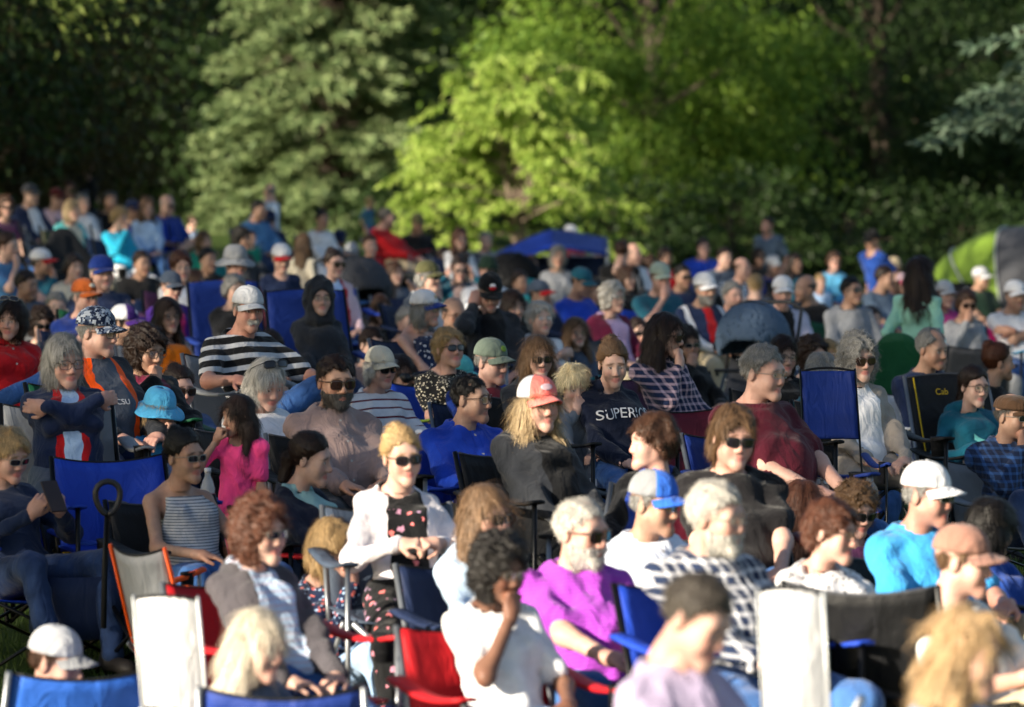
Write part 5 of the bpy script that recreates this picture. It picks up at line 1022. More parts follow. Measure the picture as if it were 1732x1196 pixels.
# ------------------------------------------------------------------ seat everybody on the lawn
BACK = {(223, 692), (678, 634), (1325, 602), (1392, 634), (1376, 602), (460, 592), (1448, 862), (826, 580), (777, 634), (1163, 582), (1398, 606), (303, 658), (1690, 612), (630, 584), (70, 548), (1006, 494), (474, 625), (1072, 886), (1678, 892), (463, 534), (954, 484)}   # half hidden behind their neighbours
def solve():
    for p in PEOPLE:
        pose = p.get('pose', 'sit'); c = p['build'] == 'c'; hs_ = (.245 + (.01 if p.get('hat') else 0)) * (.90 if c else 1)
        if (p['x'], p['y']) in BACK or p['label'].startswith(tuple('person in %s top' % c for c in ('navy', 'black', 'dark grey', 'slate', 'plum', 'dark teal', 'charcoal', 'maroon', 'dark green', 'royal blue', 'grey', 'taupe'))): p['back'] = 1
        p['S0'] = p.get('S', {'m': .98, 'M': .99, 'f': .92, 'F': .94, 'c': .68}[p['build']]); p['d'] = p['d0'] = F_PX * hs_ / p['h']
    def fit(p):
        pose = p.get('pose', 'sit'); d = p['d']
        def hh(d): q = at(p['x'], p['y'], d); return q.z - ground(q.x, q.y)
        def lim(lo, hi):
            a = hh(p['d'])
            if lo <= a <= hi: return a
            t = lo if a < lo else hi; l, r_ = 6.0, 90.0
            for _ in range(50):
                m_ = (l + r_) / 2
                if hh(m_) > t: l = m_
                else: r_ = m_
            p['d'] = l; return t
        S = p['S0']
        if pose == 'stand':
            c = p['build'] == 'c'; hl = head_local(p).z; h = lim(hl * (.56 if c else .82), hl * (.86 if c else 1.08)); p['S'] = h / hl; p['hs'] = 0
        else:
            hl = p.get('hl') or head_local(p).z; p['hl'] = hl; lo, hi = (.17, .54) if pose in ('sit', 'cross') else ((.46, .60) if pose == 'knees' else (.05, .16))
            h = lim(lo + hl * S, hi + hl * S); p['S'] = S; p['hs'] = h - hl * S
        p['pos'] = at(p['x'], p['y'], p['d'])
    for it in range(60):
        for p in PEOPLE: fit(p)
        if it == 59: break
        mv = 0
        for i, a in enumerate(PEOPLE):
            for b in PEOPLE[i + 1:]:
                dx = abs(a['pos'].x - b['pos'].x); dy = b['pos'].y - a['pos'].y
                need = .95 if a.get('pose') != 'stand' and b.get('pose') != 'stand' else .65
                if 'knees' in (a.get('pose'), b.get('pose')): continue
                if dx < .46:
                    sg = 1 if dy >= 0 else -1
                    if a.get('pose') != 'stand' and b.get('pose') != 'stand' and abs(dy) < 2.0: sg = (1 if a['y'] > b['y'] else -1) if abs(a['d0'] - b['d0']) < .5 else (1 if a['d0'] < b['d0'] else -1)     # the larger head is nearer
                    if a.get('back', 0) != b.get('back', 0) and abs(dy) < 3.0: sg = -1 if a.get('back') else 1
                    gap = sg * dy
                    if gap < need: s = min(.4, (need - gap) * .25) * sg; a['d'] -= s; b['d'] += s; mv += 1
        for p in PEOPLE: p['d'] += (p['d0'] - p['d']) * .02
solve()
DONE = {}
for p in PEOPLE:
    q = p['pos']; gz = ground(q.x, q.y); d = p['d']; lod = 0 if 12.5 < d < 24 else (1 if d < 30 else 2)
    loc = Vector((q.x, q.y, gz))
    # the head sits slightly off the root because of the recline: shift the root so the head lands on the ray
    off = Vector((0, head_local(p).y, 0)) * p['S']; off.rotate(Matrix.Rotation(R(p['by']), 3, 'Z')); loc -= off
    loc.z = ground(loc.x, loc.y); p['loc'] = loc
    if p['hs'] > .1: p['hs'] += q.z - (loc.z + p['hs'] + head_local(p).z * p['S'])
    DONE[p['label']] = person(p, loc, p['hs'], p['S'], lod)
    if p['chair'] != '-':
        tall = p['label'].find('tall blue') > 0 or p['chair'] in ('blackyellow',)
        who = p['label'].split(',')[0]
        for k in (' at the far left edge',): who = who.replace(k, '')
        w_ = who.split(); nm = ' '.join(w_[:9])
        camp_chair(loc, R(p['by']), max(p['hs'], .16), p['chair'], {'navyred': 'navy and red', 'orangegrey': 'orange and grey', 'blackyellow': 'black and yellow', 'redchair': 'red', 'bluegreen': 'blue and green'}.get(p['chair'], p['chair']) + ' camp chair under the ' + nm, far=d > 27, tall=tall, fr='frame_black' if int(p['x']) % 2 else 'frame_grey')

# ------------------------------------------------------------------ empty chairs, coolers, strollers, bottles and other things
def gp(px, d): x = (px - 866) / F_PX * d / 1.0; return Vector((x, d, ground(x, d)))
def chair_at(px, d, rz, hs, col, label, **k): return camp_chair(gp(px, d), R(rz), hs, col, label, **k)
def chair_px(px, ytop, rz, hs, col, label, tall=False, rnd=False, d=None, **k):   # depth from where the top of the backrest shows
    zt = (1.02 if tall else 1.0 if rnd else .795) + hs - .42
    if d is None:
        lo, hi = 8.0, 60.0
        for _ in range(40):
            m_ = (lo + hi) / 2; q = at(px, ytop, m_)
            if q.z - ground(q.x, q.y) > zt: lo = m_
            else: hi = m_
        d = lo
    return camp_chair(gp(px, d), R(rz), hs, col, label, tall=tall, rnd=rnd, **k)
CH_BLUE = chair_px(215, 782, 20, .42, 'blue', 'empty blue camp chair with a water bottle in its cup holder', fr='frame_black')
chair_px(1428, 642, 6, .50, 'royal', 'empty royal blue camp chair before the stone grey shawl', fr='frame_black', tall=True, panel=True, d=19.6, sx=.5)
CH_RED = chair_px(1203, 697, 20, .42, 'maroon', 'empty dark red camp chair left of the black T-shirt', fr='frame_black')
chair_px(1540, 557, 165, .42, 'green', 'empty green camp chair with grey edges below the mint top', rnd=True)
chair_px(1635, 580, 190, .40, 'dgrey', 'low grey camp chair below the grey buttoned jacket')
chair_px(18, 372, 30, .50, 'black', 'round backed black camp chair at the left edge', rnd=True, fr='frame_black', d=39.0)
chair_px(141, 372, 30, .50, 'black', 'round backed black camp chair beside the turquoise rain jacket', rnd=True, fr='frame_black', d=39.5)
chair_px(95, 1112, 200, .42, 'royal3', 'blurred bright blue camp chair in the bottom left corner')
chair_px(484, 1140, 180, .40, 'royal', 'blurred navy blue camp chair at the bottom, left of centre')
chair_px(325, 990, 172, .42, 'white', 'blurred tall white sling chair at the bottom left', tall=True, fr='frame_white', sx=.40)
chair_px(1376, 975, 168, .42, 'white', 'blurred tall white sling chair at the bottom right', tall=True, fr='frame_white', sx=.34)
chair_px(1490, 970, 165, .44, 'black', 'blurred black camp chair beside the white sling chair', fr='frame_black')
chair_px(318, 912, 150, .40, 'orangegrey', 'grey chair with orange edges before the striped tank top', sx=.5)
def cooler(px, d, rz):
    r = empty('cooler', gp(px, d), R(rz), label='blue cooler box with a white lid on the grass', category='cooler'); me = MB().box((0, 0, .155), (.46, .28, .29), None, 1.06).mesh('box'); obj('box', me, plain('cooler_blue', hexlin('1c3f9c'), .4, .4), r)
    obj('lid', MB().box((0, 0, .325), (.51, .32, .045), None, .94).mesh('lid'), plain('cooler_white', hexlin('d4d6d8'), .45, .4), r)
    for s in (-1, 1): obj('handle', MB().tube([(s * .255, -.10, .24), (s * .285, -.09, .25), (s * .285, .09, .25), (s * .255, .10, .24)], .010).mesh('handle', True), plain('cooler_white', hexlin('d4d6d8')), r)
    for s in (-1, 1): obj('latch', MB().box((s * .1, -.158, .28), (.03, .012, .06)).mesh('latch'), plain('cooler_white', hexlin('d4d6d8')), r)
cooler(955, 17.3, 10)
def glassy(name, c, a=.55):
    if name in MATS: return MATS[name]
    nb = NB(name); nb.fin(c, .08, .6); tr = nb.n('BsdfTransparent'); tr.inputs[0].default_value = (*[.4 + .6 * x for x in c], 1); mx = nb.n('MixShader'); mx.inputs[0].default_value = a
    nb.l(tr.outputs[0], mx.inputs[1]); nb.l(nb.b.outputs[0], mx.inputs[2]); nb.l(mx.outputs[0], nb.t.nodes['Material Output'].inputs[0]); MATS[name] = nb.m; return nb.m
BT = {}
def bottle(loc, label, beer=False, tilt=(0, 0)):
    k = 'b' if beer else 'w'
    if k not in BT:
        pr = [(.030, 0), (.031, .02), (.031, .13), (.026, .155), (.0135, .19), (.013, .225)] if beer else [(.028, 0), (.032, .01), (.030, .05), (.032, .06), (.030, .11), (.032, .13), (.022, .165), (.0125, .185), (.0125, .2)]
        BT[k] = (MB().lathe(pr, n=14).mesh('bottle_glass', True), MB().lathe([(.014, .222), (.0145, .232)] if beer else [(.0145, .198), (.0145, .218)], n=12).mesh('cap', True), MB().lathe([(.0322, .05), (.0322, .11)], n=14).mesh('paper_label', True), MB().lathe([(.0150, .186), (.0142, .222)], n=12).mesh('neck_label', True))
    a, b, c, e = BT[k]; r = empty('beer_bottle' if beer else 'water_bottle', loc, 0, label=label, category='bottle'); r.rotation_euler = (R(tilt[0]), R(tilt[1]), 0)
    obj('bottle_glass', a, glassy('brown_glass', (.05, .02, .008), .85) if beer else glassy('clear_plastic', (.75, .82, .88), .35), r); obj('bottle_cap', b, plain('bottle_cap', hexlin('d8dade'), .5), r); obj('paper_label', c, plain('label_red' if not beer else 'label_cream', hexlin('a8323a') if not beer else hexlin('d8cfa0'), .6), r)
    if beer: obj('neck_label', e, plain('label_yellow', hexlin('d8c84a'), .6), r)
def px3(px, py, d): return at(px, py, d)
def cup(ch): bpy.context.view_layer.update(); return [c for c in ch.children if c.name.startswith('seat')][0].matrix_world @ Vector((.295, -.20, .56))
bottle(cup(CH_BLUE), 'water bottle in the cup holder of the empty blue chair')
bottle(cup(CH_RED), 'water bottle with a red label beside the empty dark red chair')
def chair_of(k): return next(o for o in bpy.data.objects if o.name.startswith('camp_chair') and k in o.get('label', ''))
bottle(cup(chair_of('brown flat cap')), 'water bottle in the cup holder before the flat cap')
bottle(cup(chair_of('coral and white cap')), 'beer bottle standing in the chair before the coral cap', True)
D_ = DONE
def wpos(k, v): i = D_[k]; return i['root'].matrix_basis @ Vector(v) if True else None
def find(s): return next(D_[k] for k in D_ if s in k)
def W3(i, v): return i['loc'] + (Matrix.Rotation(i['by'], 3, 'Z') @ (Vector(v) * i['S']))
b = find('bright blue button'); q = W3(b, b['wr'][1] + b['hd'][1].normalized() * .085); bottle(q + Vector((-.02, 0, -.07)), 'beer bottle held by the person in the bright blue button shirt', True, (8, 12))
PH = MB().box((0, 0, 0), (.074, .009, .15)).mesh('phone'); SCR = MB().box((0, .0052, 0), (.066, .001, .135)).mesh('screen')
for s_, lab in (('looking down at a phone', 'dark phone held by the person in the white T-shirt'), ('using a phone', 'dark phone held by the person at the left edge')):
    i = find(s_); c = (i['wr'][0] + i['wr'][1]) / 2 + Vector((0, -.075, .085)); r = empty('phone', W3(i, c), i['by'], label=lab, category='phone'); r.rotation_euler = (R(-38), 0, i['by'])
    obj('case', PH, plain('phone_case', (.03, .02, .02), .4), r); obj('screen', SCR, plain('phone_screen', (.02, .03, .05), .1, .6), r)
i = find('binoculars'); r = empty('binoculars', W3(i, i['Mh'] @ Vector((0, -.10, -.002))), i['by'], label='black binoculars held to the eyes beside the cream cap', category='binoculars')
r.rotation_euler = (R(90), 0, i['by'] + R(0))
for s in (-1, 1): obj('barrel', MB().lathe([(.018, 0), (.020, .05), (.027, .075), (.028, .12)], (s * .033, 0, 0), 14).mesh('barrel', True), plain('binocular_black', (.015, .015, .016), .4), r)
obj('bridge', MB().box((0, 0, .06), (.045, .02, .03)).mesh('bridge'), plain('binocular_black', (.015, .015, .016), .4), r)
# wagon with a black pull handle
def wagon(px, d):
    r = empty('wagon', gp(px, d), R(15), label='dark folding wagon with a tall black loop handle', category='wagon'); bk = plain('wagon_black', (.018, .018, .02), .5); bl = nylon('navy')
    obj('tub', MB().sheet(lambda u, v: ((.34 * math.copysign(abs(math.cos(2 * math.pi * u)) ** .35, math.cos(2 * math.pi * u))), .22 * math.copysign(abs(math.sin(2 * math.pi * u)) ** .35, math.sin(2 * math.pi * u)) + .25, .16 + .26 * v), 32, 3, .012).mesh('tub', True), bl, r)
    obj('floor_panel', MB().box((0, .25, .16), (.62, .38, .015)).mesh('floor_panel'), bk, r)
    hp = [(-.10, -.06, .22), (-.105, -.12, .45), (-.10, -.17, .70)] + [(-.10 - .05 * math.sin(t) * (1 - .25 * math.cos(t)), -.18, .768 - .068 * math.cos(t)) for t in np.linspace(.0, 2 * math.pi, 17)]; obj('pull_handle', MB().tube(hp, .0125, 8).mesh('pull_handle', True), bk, r)
    for x in (-.3, .3):
        for y in (.08, .42):
            w_ = obj('wheel', MB().tube([(x - .02, y, .085), (x + .02, y, .085)], .085, 18).mesh('wheel', True), bk, r); obj('hub', MB().tube([(x - .024, y, .085), (x + .024, y, .085)], .03, 12).mesh('hub', True), plain('hub_grey', 'frame_grey'), w_)
wagon(208, 17.6)
# strollers
def stroller(px, d, rz, col, label, hood=1.0):
    r = empty('stroller', gp(px, d), R(rz), label=label, category='stroller', group='strollers in the crowd'); bk = plain('stroller_frame', (.02, .02, .022), .4); cl = nylon(col)
    def hf(P_): return smax(smax(np.abs(el((0, .05, .82), (.25, .30, .26))(P_)) - .012, P_[:, 1] * -.75 + .62 - P_[:, 2] + .02, .01), .70 - P_[:, 2], .01)
    V, Q = nets(hf, (-.3, -.3, .66), (.3, .4, 1.12), .02); ho = obj('hood', mesh_np('hood', V, Q), plain('stroller_hood_' + col, col, .8, .15, 0, .08, 6), r)
    for k in range(3): a = R(30 + 45 * k); obj('rib', MB().tube([(.268 * math.cos(t), .05 - .318 * math.cos(a) * math.sin(t), .74 + .36 * math.sin(a) * math.sin(t)) for t in np.linspace(0, math.pi, 11)], .008, 6).mesh('rib', True), bk, ho)
    obj('seat', MB().sheet(lambda u, v: ((2 * u - 1) * .19, -.28 + .5 * v, .42 + .06 * v + .45 * max(0, v - .5) - .04 * (1 - (2 * u - 1) ** 2)), 8, 8, .03).mesh('seat', True), nylon('dgrey'), r)
    obj('handlebar', MB().tube([(-.24, .25, .55), (-.25, .52, 1.02), (-.15, .56, 1.06), (.15, .56, 1.06), (.25, .52, 1.02), (.24, .25, .55)], .014, 8).mesh('handlebar', True), bk, r)
    obj('bumper_bar', MB().tube([(-.23, -.05, .58), (-.2, -.26, .62), (.2, -.26, .62), (.23, -.05, .58)], .014, 8).mesh('bumper_bar', True), bk, r)
    for s in (-1, 1): obj('leg', MB().tube([(s * .24, .30, .6), (s * .25, -.35, .12)], .013, 8).mesh('leg', True), bk, r); obj('leg', MB().tube([(s * .24, -.02, .42), (s * .27, .35, .12)], .013, 8).mesh('leg', True), bk, r)
    obj('basket', MB().box((0, .05, .22), (.40, .5, .14), None, 1.15).mesh('basket'), nylon('black'), r)
    for x in (-.27, .27):
        for y, rr in ((-.36, .09), (.37, .12)): w_ = obj('wheel', MB().tube([(x - .02, y, rr), (x + .02, y, rr)], rr, 18).mesh('wheel', True), bk, r); obj('hub', MB().tube([(x - .025, y, rr), (x + .025, y, rr)], rr * .4, 12).mesh('hub', True), plain('hub_grey', 'frame_grey'), w_)
stroller(612, 35.5, 20, 'dgrey', 'black stroller with a dark grey hood left of the raised bare feet')
stroller(1272, 29.5, -15, 'steelgrey', 'stroller with a blue grey hood beside the white cap and navy jacket')
stroller(872, 42.5, 60, 'black', 'black stroller in front of the blue canopy')
# green and grey dome tent
def tent():
    d = 53.0; r = empty('tent', gp(1745, d), R(-20), label='lime green and dark grey dome tent at the right edge', category='tent'); seg = 7
    for k in range(seg):
        a0, a1 = math.pi * k / seg, math.pi * (k + 1) / seg
        def fn(u, v, a0=a0, a1=a1):
            a = a0 + (a1 - a0) * u; t = (v - .5) * 1.98; w_ = math.sqrt(max(0, 1 - abs(t) ** 2.2)); return (-1.55 * math.cos(a) * w_ - .0, 1.2 * t, 1.62 * math.sin(a) ** .85 * w_ ** .8 if w_ > 0 else 0)
        obj('panel', MB().sheet(fn, 6, 14, .012).mesh('panel', True), nylon('lime') if k in (1, 2, 5) else nylon('dgrey'), r)
    for k in range(1, seg): a = math.pi * k / seg; obj('pole', MB().tube([(-1.57 * math.cos(a) * math.sqrt(max(0, 1 - abs(t) ** 2.2)), 1.22 * t, 1.64 * math.sin(a) ** .85 * max(0, 1 - abs(t) ** 2.2) ** .4) for t in np.linspace(-.97, .97, 15)], .012, 6).mesh('pole', True), plain('tent_pole', 'silver', .4), r)
    ln = obj('window', MB().sheet(lambda u, v: (-1.15 + .9 * u, -1.19 + .22 * (v) ** 1.2, .25 + .7 * v), 4, 4, .01).mesh('window', True), nylon('black'), r)
tent()
def canopy():
    d = 47.5; g = gp(935, d); r = empty('sunshade', g, 0, label='royal blue pop-up sunshade behind the white cap and dusty red shirt', category='sunshade'); z = 1.20
    obj('roof_panel', MB().sheet(lambda u, v: (-.62 + .62 * u, -.45 + .9 * v, z - .26 * (1 - u) ** 1.2 + .17 * (v - .8)), 6, 5, .012).mesh('roof_panel', True), nylon('blue'), r)
    obj('roof_panel', MB().sheet(lambda u, v: (.0 + .62 * u, -.45 + .9 * v, z - .10 * u ** 1.3 + .17 * (v - .8)), 6, 5, .012).mesh('roof_panel', True), nylon('royal'), r)
    obj('back_panel', MB().sheet(lambda u, v: (-.6 + 1.2 * u, .44, .05 + .88 * v), 4, 4, .01).mesh('back_panel', True), nylon('navy'), r)
    for x, zz in ((-.6, .90), (.6, 1.06)):
        for y in (-.42, .42): obj('pole', MB().tube([(x, y, 0), (x, y, zz)], .012, 6).mesh('pole', True), plain('tent_pole', 'silver', .4), r)
canopy()
# parked dark car under the trees
def car():
    r = empty('parked_car', gp(1700, 86), R(100), label='dark parked car under the trees behind the tent', category='car'); pm = plain('car_paint', (.012, .014, .018), .18, .6)
    pr = [(-2.2, .35), (-2.25, .75), (-2.05, .95), (-1.3, 1.02), (-.75, 1.48), (.9, 1.52), (1.6, 1.05), (2.15, .98), (2.25, .6), (2.2, .32)]
    mb = MB(); n = len(pr); wd = [.86, .88, .86, .84, .64, .64, .84, .86, .88, .86]; vs = [(x, -w_, z) for (x, z), w_ in zip(pr, wd)] + [(x, w_, z) for (x, z), w_ in zip(pr, wd)]
    mb.add(vs, [tuple(range(n))[::-1], tuple(range(n, 2 * n))] + [(i, (i + 1) % n, n + (i + 1) % n, n + i) for i in range(n)]); obj('body', mb.mesh('body'), pm, r)
    gm = plain('car_glass', (.03, .035, .04), .05, .7)
    obj('windscreen', MB().add([(-1.27, -.74, 1.06), (-1.27, .74, 1.06), (-.79, .58, 1.46), (-.79, -.58, 1.46)], [(0, 1, 2, 3)]).mesh('windscreen'), gm, r)
    for s in (-1, 1):
        obj('side_window', MB().add([(-1.0, s * .80, 1.06), (1.35, s * .80, 1.08), (.85, s * .665, 1.46), (-.68, s * .665, 1.43)], [(0, 1, 2, 3)]).mesh('side_window'), gm, r)
        obj('headlight', MB().box((-2.24, s * .6, .72), (.06, .34, .13)).mesh('headlight'), plain('car_lamp', (.7, .7, .72), .1, .6), r)
        for x in (-1.4, 1.4): w_ = obj('wheel', MB().tube([(x, s * .70, .33), (x, s * .90, .33)], .33, 20).mesh('wheel', True), plain('tyre', (.012, .012, .012), .8), r); obj('rim', MB().tube([(x, s * .72, .33), (x, s * .915, .33)], .2, 14).mesh('rim', True), plain('rim', 'silver', .3, .5, .8), w_)
car()
# bags, blankets, other loose things
def pouch(name, cat, loc, dims, col, label, seed=1, rz=0):
    def fn(P_): return el((0, 0, dims[2] * .5), (dims[0] * .5, dims[1] * .5, dims[2] * .54))(P_) * .6 + .4 * (np.abs(P_ / A3(*dims) - A3(0, 0, .5)).max(1) - .46) * min(dims) + waves(P_, seed, 18, .006)
    V, Q = nets(lambda P_: smax(fn(P_), -P_[:, 2], .01), (-dims[0] * .6, -dims[1] * .6, -.01), (dims[0] * .6, dims[1] * .6, dims[2] * 1.1), max(.012, min(dims) / 9)); r = empty(name, loc, R(rz), label=label, category=cat); obj('pouch', mesh_np('pouch', V, Q), nylon(col), r)
    obj('strap', MB().tube([(-dims[0] * .25, 0, dims[2] * .96), (-dims[0] * .18, 0, dims[2] * 1.2), (dims[0] * .18, 0, dims[2] * 1.2), (dims[0] * .25, 0, dims[2] * .96)], .010, 6).mesh('strap', True), nylon('black'), r)
pouch('bag', 'bag', gp(106, 18.6), (.24, .2, .44), 'yellow', 'yellow bag standing behind the empty blue chair')
i = find('grey buttoned jacket'); r = empty('snack_bag', W3(i, i['wr'][1] + i['hd'][1].normalized() * .07 + Vector((0, -.03, -.02))), i['by'], label='yellow snack bag held by the grey buttoned jacket', category='snack bag'); obj('packet', MB().sheet(lambda u, v: (.055 * (2 * u - 1) * (1 - .12 * abs(2 * v - 1)), -.022 * math.sin(math.pi * u) * math.sin(math.pi * v), .17 * v), 8, 8, .022).mesh('packet', True), plain('packet_yellow', hexlin('d8c02a'), .35, .5), r); obj('print', MB().box((0, -.036, .085), (.05, .004, .05)).mesh('print'), plain('packet_white', hexlin('d8d4c4'), .4), r)
pouch('backpack', 'backpack', gp(1125, 18.0), (.34, .24, .46), 'black', 'black backpack on the grass left of the dark red chair', 4)
pouch('cool_bag', 'bag', gp(180, 14.6), (.36, .26, .30), 'navy', 'navy cool bag on the grass before the empty blue chair', 6)
pouch('bag', 'bag', gp(905, 16.9), (.26, .2, .3), 'red', 'dark red bag beside the cooler', 7)
def blanket(px, d, rz, w_, h_, cols, label):
    g = gp(px, d); nb = NB('blanket_' + label[:12]); co = nb.obj(); sx = nb.n('SeparateXYZ'); nb.l(co, sx.inputs[0]); f = nb.math('LESS_THAN', nb.math('FRACT', nb.math('MULTIPLY', sx.outputs[0], 5)), .45); nb.bump(nb.noise(co, 30, 3), .5, .02); m = nb.fin(nb.mix(f, C(cols[0]), C(cols[1])), .9, .1)
    rng = random.Random(px); obj('picnic_blanket', MB().sheet(lambda u, v: (w_ * (u - .5), h_ * (v - .5), .022 + ground(g.x + w_ * (u - .5), g.y + h_ * (v - .5)) - g.z + .006 * math.sin(9 * u + px) * math.sin(7 * v)), 16, 12, .008).mesh('blanket', True), m, None, Matrix.Translation(g) @ Matrix.Rotation(R(rz), 4, 'Z'), label=label, category='blanket')
blanket(580, 37.5, 12, 2.6, 1.6, ('navy', 'red'), 'navy and red picnic blanket under the far seated group')
blanket(1390, 19.2, 5, 1.3, 1.1, ('dkgreen', 'grey'), 'dark green picnic blanket under the person with glasses looking up')
blanket(140, 14.0, 10, 1.2, 1.0, ('navy', 'white'), 'navy and white picnic blanket on the grass at the left')
# striped throw over the chair arm beside the plaid shirt
i = find('navy plaid shirt'); nb = NB('striped_throw'); co = nb.obj(); sx = nb.n('SeparateXYZ'); nb.l(co, sx.inputs[0]); fr = nb.math('FRACT', nb.math('MULTIPLY', sx.outputs[0], 4.2)); f = nb.math('LESS_THAN', fr, .34); f2 = nb.math('COMPARE', fr, .17, .05)
thr = nb.fin(nb.mix(f2, nb.mix(f, (.012, .012, .016), hexlin('c8d4ea')), hexlin('5a86c8')), .9, .1)
def thr_fn(u, v): x = .62 * (u - .5); return (x, -.06 + .16 * math.sin(math.pi * v) + .05 * math.sin(6 * u), .34 - .42 * abs(v - .35) ** 1.2 * (1.3 + .5 * math.sin(5 * u)) - .15 * u)
obj('throw_blanket', MB().sheet(thr_fn, 24, 16, .012).mesh('throw', True), thr, None, Matrix.Translation(W3(i, (-.10, -.34, .42))) @ Matrix.Rotation(i['by'] - .25, 4, 'Z'), label='black throw with white and blue stripes over the plaid shirt chair', category='throw blanket')
# the bare feet held up in the sun: somebody small lying face down
def prone():
    d = 34.5; g = gp(694, d); r = empty('person', g, R(160), label='small person lying face down with bare feet raised in sunlight', category='person'); skc = np.array(SKIN['light'], f32); z0 = .10
    hipz = .55; leg = []
    for s, k, a, f_ in ((-1, (-.09, -.42, .60), (-.02, -.50, 1.02), (.13, -.52, 1.10)), (1, (.09, -.42, .58), (.15, -.46, .86), (.17, -.36, .92))):
        leg += [rc((s * .08, -.02, hipz), k, .07, .052), rc(k, a, .05, .030), rc(a, f_, .030, .018)]
    hd_ = head_mesh(True, .0115); sk = leg + [rc((0, .05, .5), (0, .42, .62), .10, .09), rc((0, .42, .62), (0, .55, .66), .045, .045)]
    V, Q = nets(uni(sk, .03), (-.3, -.7, .35), (.35, .7, 1.2), .019); M_ = np.array(Matrix.Translation((0, .62, .68)) @ Matrix.Rotation(R(180), 4, 'Z'), f32); HV = hd_[0] @ M_[:3, :3].T + M_[:3, 3]
    obj('body', mesh_np('body', np.concatenate([V, HV]), np.concatenate([Q, hd_[1] + len(V)]), True, np.tile(skc, (len(V) + len(HV), 1))), skinmat(), r)
    V, Q = nets(uni([rc((0, .0, .5), (0, .42, .60), .13, .125), rc((-.08, -.02, .54), (-.09, -.22, .57), .085, .085), rc((.08, -.02, .54), (.09, -.22, .57), .085, .085)], .04), (-.25, -.4, .3), (.25, .6, .8), .02); obj('dress', mesh_np('dress', V, Q), fabric('plain:navy'), r)
    obj('hair', hair_mesh('long', 1, 0), hairmat('hbrown'), r, Matrix.Translation((0, .62, .68)) @ Matrix.Rotation(R(180), 4, 'Z'))
    c = chair_at(694, d + .15, 15, .42, 'navy', 'navy camp chair under the small person with raised bare feet', far=True)
prone()
# lettering and badges pressed onto the cloth
from mathutils.bvhtree import BVHTree
def font_mesh(txt, size):
    cu = bpy.data.curves.new('t', 'FONT'); cu.body = txt; cu.size = size; cu.align_x = 'CENTER'; cu.align_y = 'CENTER'; o = bpy.data.objects.new('t', cu); sc.collection.objects.link(o); bpy.context.view_layer.update()
    me = bpy.data.meshes.new_from_object(o.evaluated_get(bpy.context.evaluated_depsgraph_get())); bpy.data.objects.remove(o); V = [tuple(v.co) for v in me.vertices]; Fs = [tuple(p_.vertices) for p_ in me.polygons]; return V, Fs
def press(i, V, Fs, center, mat, name, arch=0.0, lift=.006):
    me = i['top'].data; vs = [v.co.copy() for v in me.vertices]; bv = BVHTree.FromPolygons(vs, [tuple(p_.vertices) for p_ in me.polygons]); out = []
    for x, y, z in V:
        p0 = Vector((center.x + x, center.y - .6, center.z + y + arch * x * x)); h = bv.ray_cast(p0, Vector((0, 1, 0)), 2.0); out.append((p0.x, (h[0].y if h[0] else center.y - .12) - lift, p0.z))
    m2 = bpy.data.meshes.new(name); m2.from_pydata(out, [], Fs); m2.update(); obj(name, m2, mat, i['top'])
def placket(i, L_=.30, w_=.016):
    V = []; Fs = []; n = 12
    for k in range(n + 1): V += [(-w_, -L_ * k / n, 0), (w_, -L_ * k / n, 0)]
    Fs = [(2 * k, 2 * k + 2, 2 * k + 3, 2 * k + 1) for k in range(n)]; me = i['top'].data; press(i, V, Fs, i['T'](0, 0, .455), me.materials[0], 'placket', lift=.0035)
    for k in range(max(2, int(L_ / .085))):
        q = [(.006 * math.cos(t * math.pi / 4), -.03 - .085 * k + .006 * math.sin(t * math.pi / 4), 0) for t in range(8)]; press(i, q, [tuple(range(8))[::-1]], i['T'](0, 0, .455), plain('button_pale', (.4, .38, .36), .4), 'button', lift=.006)
wl = plain('print_white', hexlin('d8d8dc'), .8)
def grid_subdiv(V, Fs): return V, Fs
i = find('navy hoodie with white'); V, Fs = font_mesh('SUPERIOR', .075); press(i, V, Fs, i['T'](.03, 0, .33), wl, 'lettering', -.6)

i2 = find('teal hoodie and glasses')
def arcs():
    V, Fs = [], []
    for sgn in (1, -1):
        for k in range(13):
            t = (k / 12 - .5) * 2; x = t * .085; y = sgn * (.012 + .032 * t * t); w_ = .009 + .010 * abs(t) ** 1.5; V += [(x, y - w_, 0), (x, y + w_, 0)]
        o = 0 if sgn == 1 else 26; Fs += [(o + 2 * k, o + 2 * k + 2, o + 2 * k + 3, o + 2 * k + 1) for k in range(12)]
    return V, Fs
V, Fs = arcs(); press(i2, V, Fs, i2['T'](.01, 0, .24), plain('print_aqua', hexlin('7fd8d0'), .8), 'emblem')
i = find('digital camouflage cap'); V, Fs = font_mesh('CSU', .035); press(i, V, Fs, i['T'](.0, 0, .26), wl, 'chest_print')
for p in PEOPLE:
    tk = p['top'].split(':')[0]
    if p['d'] < 27 and tk in ('polo', 'polostripe', 'shirt', 'plaid'): placket(DONE[p['label']], .16 if tk.startswith('polo') else .36)
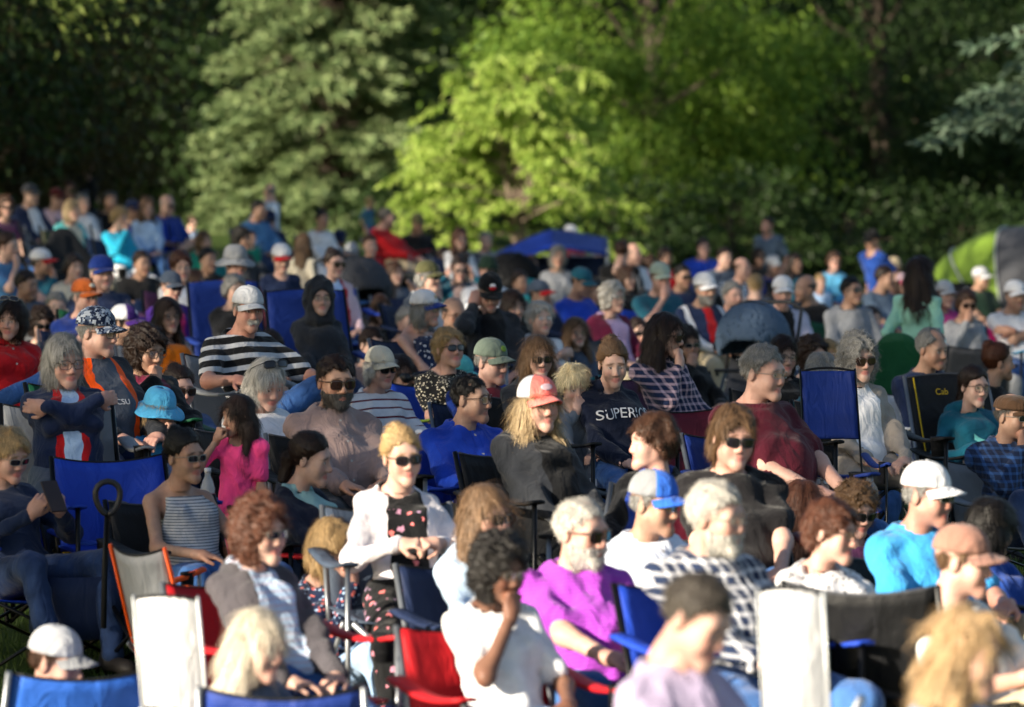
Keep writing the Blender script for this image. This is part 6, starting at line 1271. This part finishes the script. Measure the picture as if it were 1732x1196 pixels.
def chair_text(): 
    i = find('teal hoodie and glasses'); V, Fs = font_mesh('Cab', .05); me = bpy.data.meshes.new('lettering'); me.from_pydata(V, [], Fs); ch = next(o for o in bpy.data.objects if o.name.startswith('camp_chair') and o.get('label', '').startswith('black and yellow'))
    ym = plain('trim_yellow', hexlin('c8a818'), .7); bk = [c for c in ch.children if c.name.startswith('backrest')][0]; obj('lettering', me, ym, bk, Matrix.Translation((-.04, .385, .94)) @ Matrix.Rotation(R(90 - 18), 4, 'X'))
    for s in (-1, 1): obj('trim', MB().tube([(s * .205, .19 + .22 * v + .05 * (1 - .62) * (1 - .35 * v) - .008, .40 + .62 * v) for v in np.linspace(.3, 1, 8)], .005, 5).mesh('trim', True), ym, bk)
chair_text()
def cap_badge(key, shapes):
    i = find(key); hat_ = next(o for o in i['root'].children if o.name.startswith('cap'))
    for n, (cx, cz, rx_, rz_, col) in enumerate(shapes):
        def fn(u, v, cx=cx, cz=cz, rx_=rx_, rz_=rz_): 
            x = cx + (2 * u - 1) * rx_ * math.sqrt(max(0, 1 - (2 * v - 1) ** 2 * .9)); z = cz + (2 * v - 1) * rz_; k = max(0., 1 - (z - .036) ** 2 / .094 ** 2 - x * x / .095 ** 2); return (x, .014 - .1135 * k ** .42 - .001 * n, z)
        obj('badge', MB().sheet(fn, 8, 4, .002).mesh('badge', True), plain('badge_%s' % col, col, .7), hat_)
cap_badge('black cap and charcoal cardigan', [(0, .083, .022, .013, 'white'), (0, .068, .028, .012, 'red')])
cap_badge('grey green cap, glasses', [(0, .080, .020, .015, 'lime')])
cap_badge('white cap with blue brim', [(0, .080, .014, .014, 'khaki')])
cap_badge('coral and white cap', [(0, .080, .030, .014, 'palepink')])
cap_badge('burnt orange cap', [(0, .080, .026, .012, 'cream')])
cap_badge('digital camouflage cap', [(0, .078, .018, .018, 'slate')])
cap_badge('white and purple cap', [(0, .080, .014, .016, 'lavender')])
# grass blades where the lawn shows between the chairs
def blades():
    rng = np.random.default_rng(8); n = 42000; y = rng.uniform(11, 24, n); x = rng.uniform(-1, 1, n) * y * .125; P_ = np.stack([x, y, ground_np(x, y)], 1); h_ = rng.uniform(.03, .085, n)[:, None]; a = rng.uniform(0, 6.28, n); s = np.stack([np.cos(a), np.sin(a), 0 * a], 1) * .0035; t = rng.normal(size=(n, 3)) * .022; t[:, 2] = 0
    V = np.stack([P_ - s, P_ + s, P_ + t + (0, 0, 1) * h_], 1).reshape(-1, 3); c = np.repeat(rng.uniform(0, 1, n), 3); o = obj('grass', mesh_np('grass', V, np.arange(n * 3).reshape(n, 3), False, c[:, None] * np.ones(3)), leafmat('grass_blades', (.05, .10, .02), (.14, .20, .05), .3), kind='stuff'); o['label'] = 'short green grass blades between the chairs'; o['category'] = 'grass'
blades()
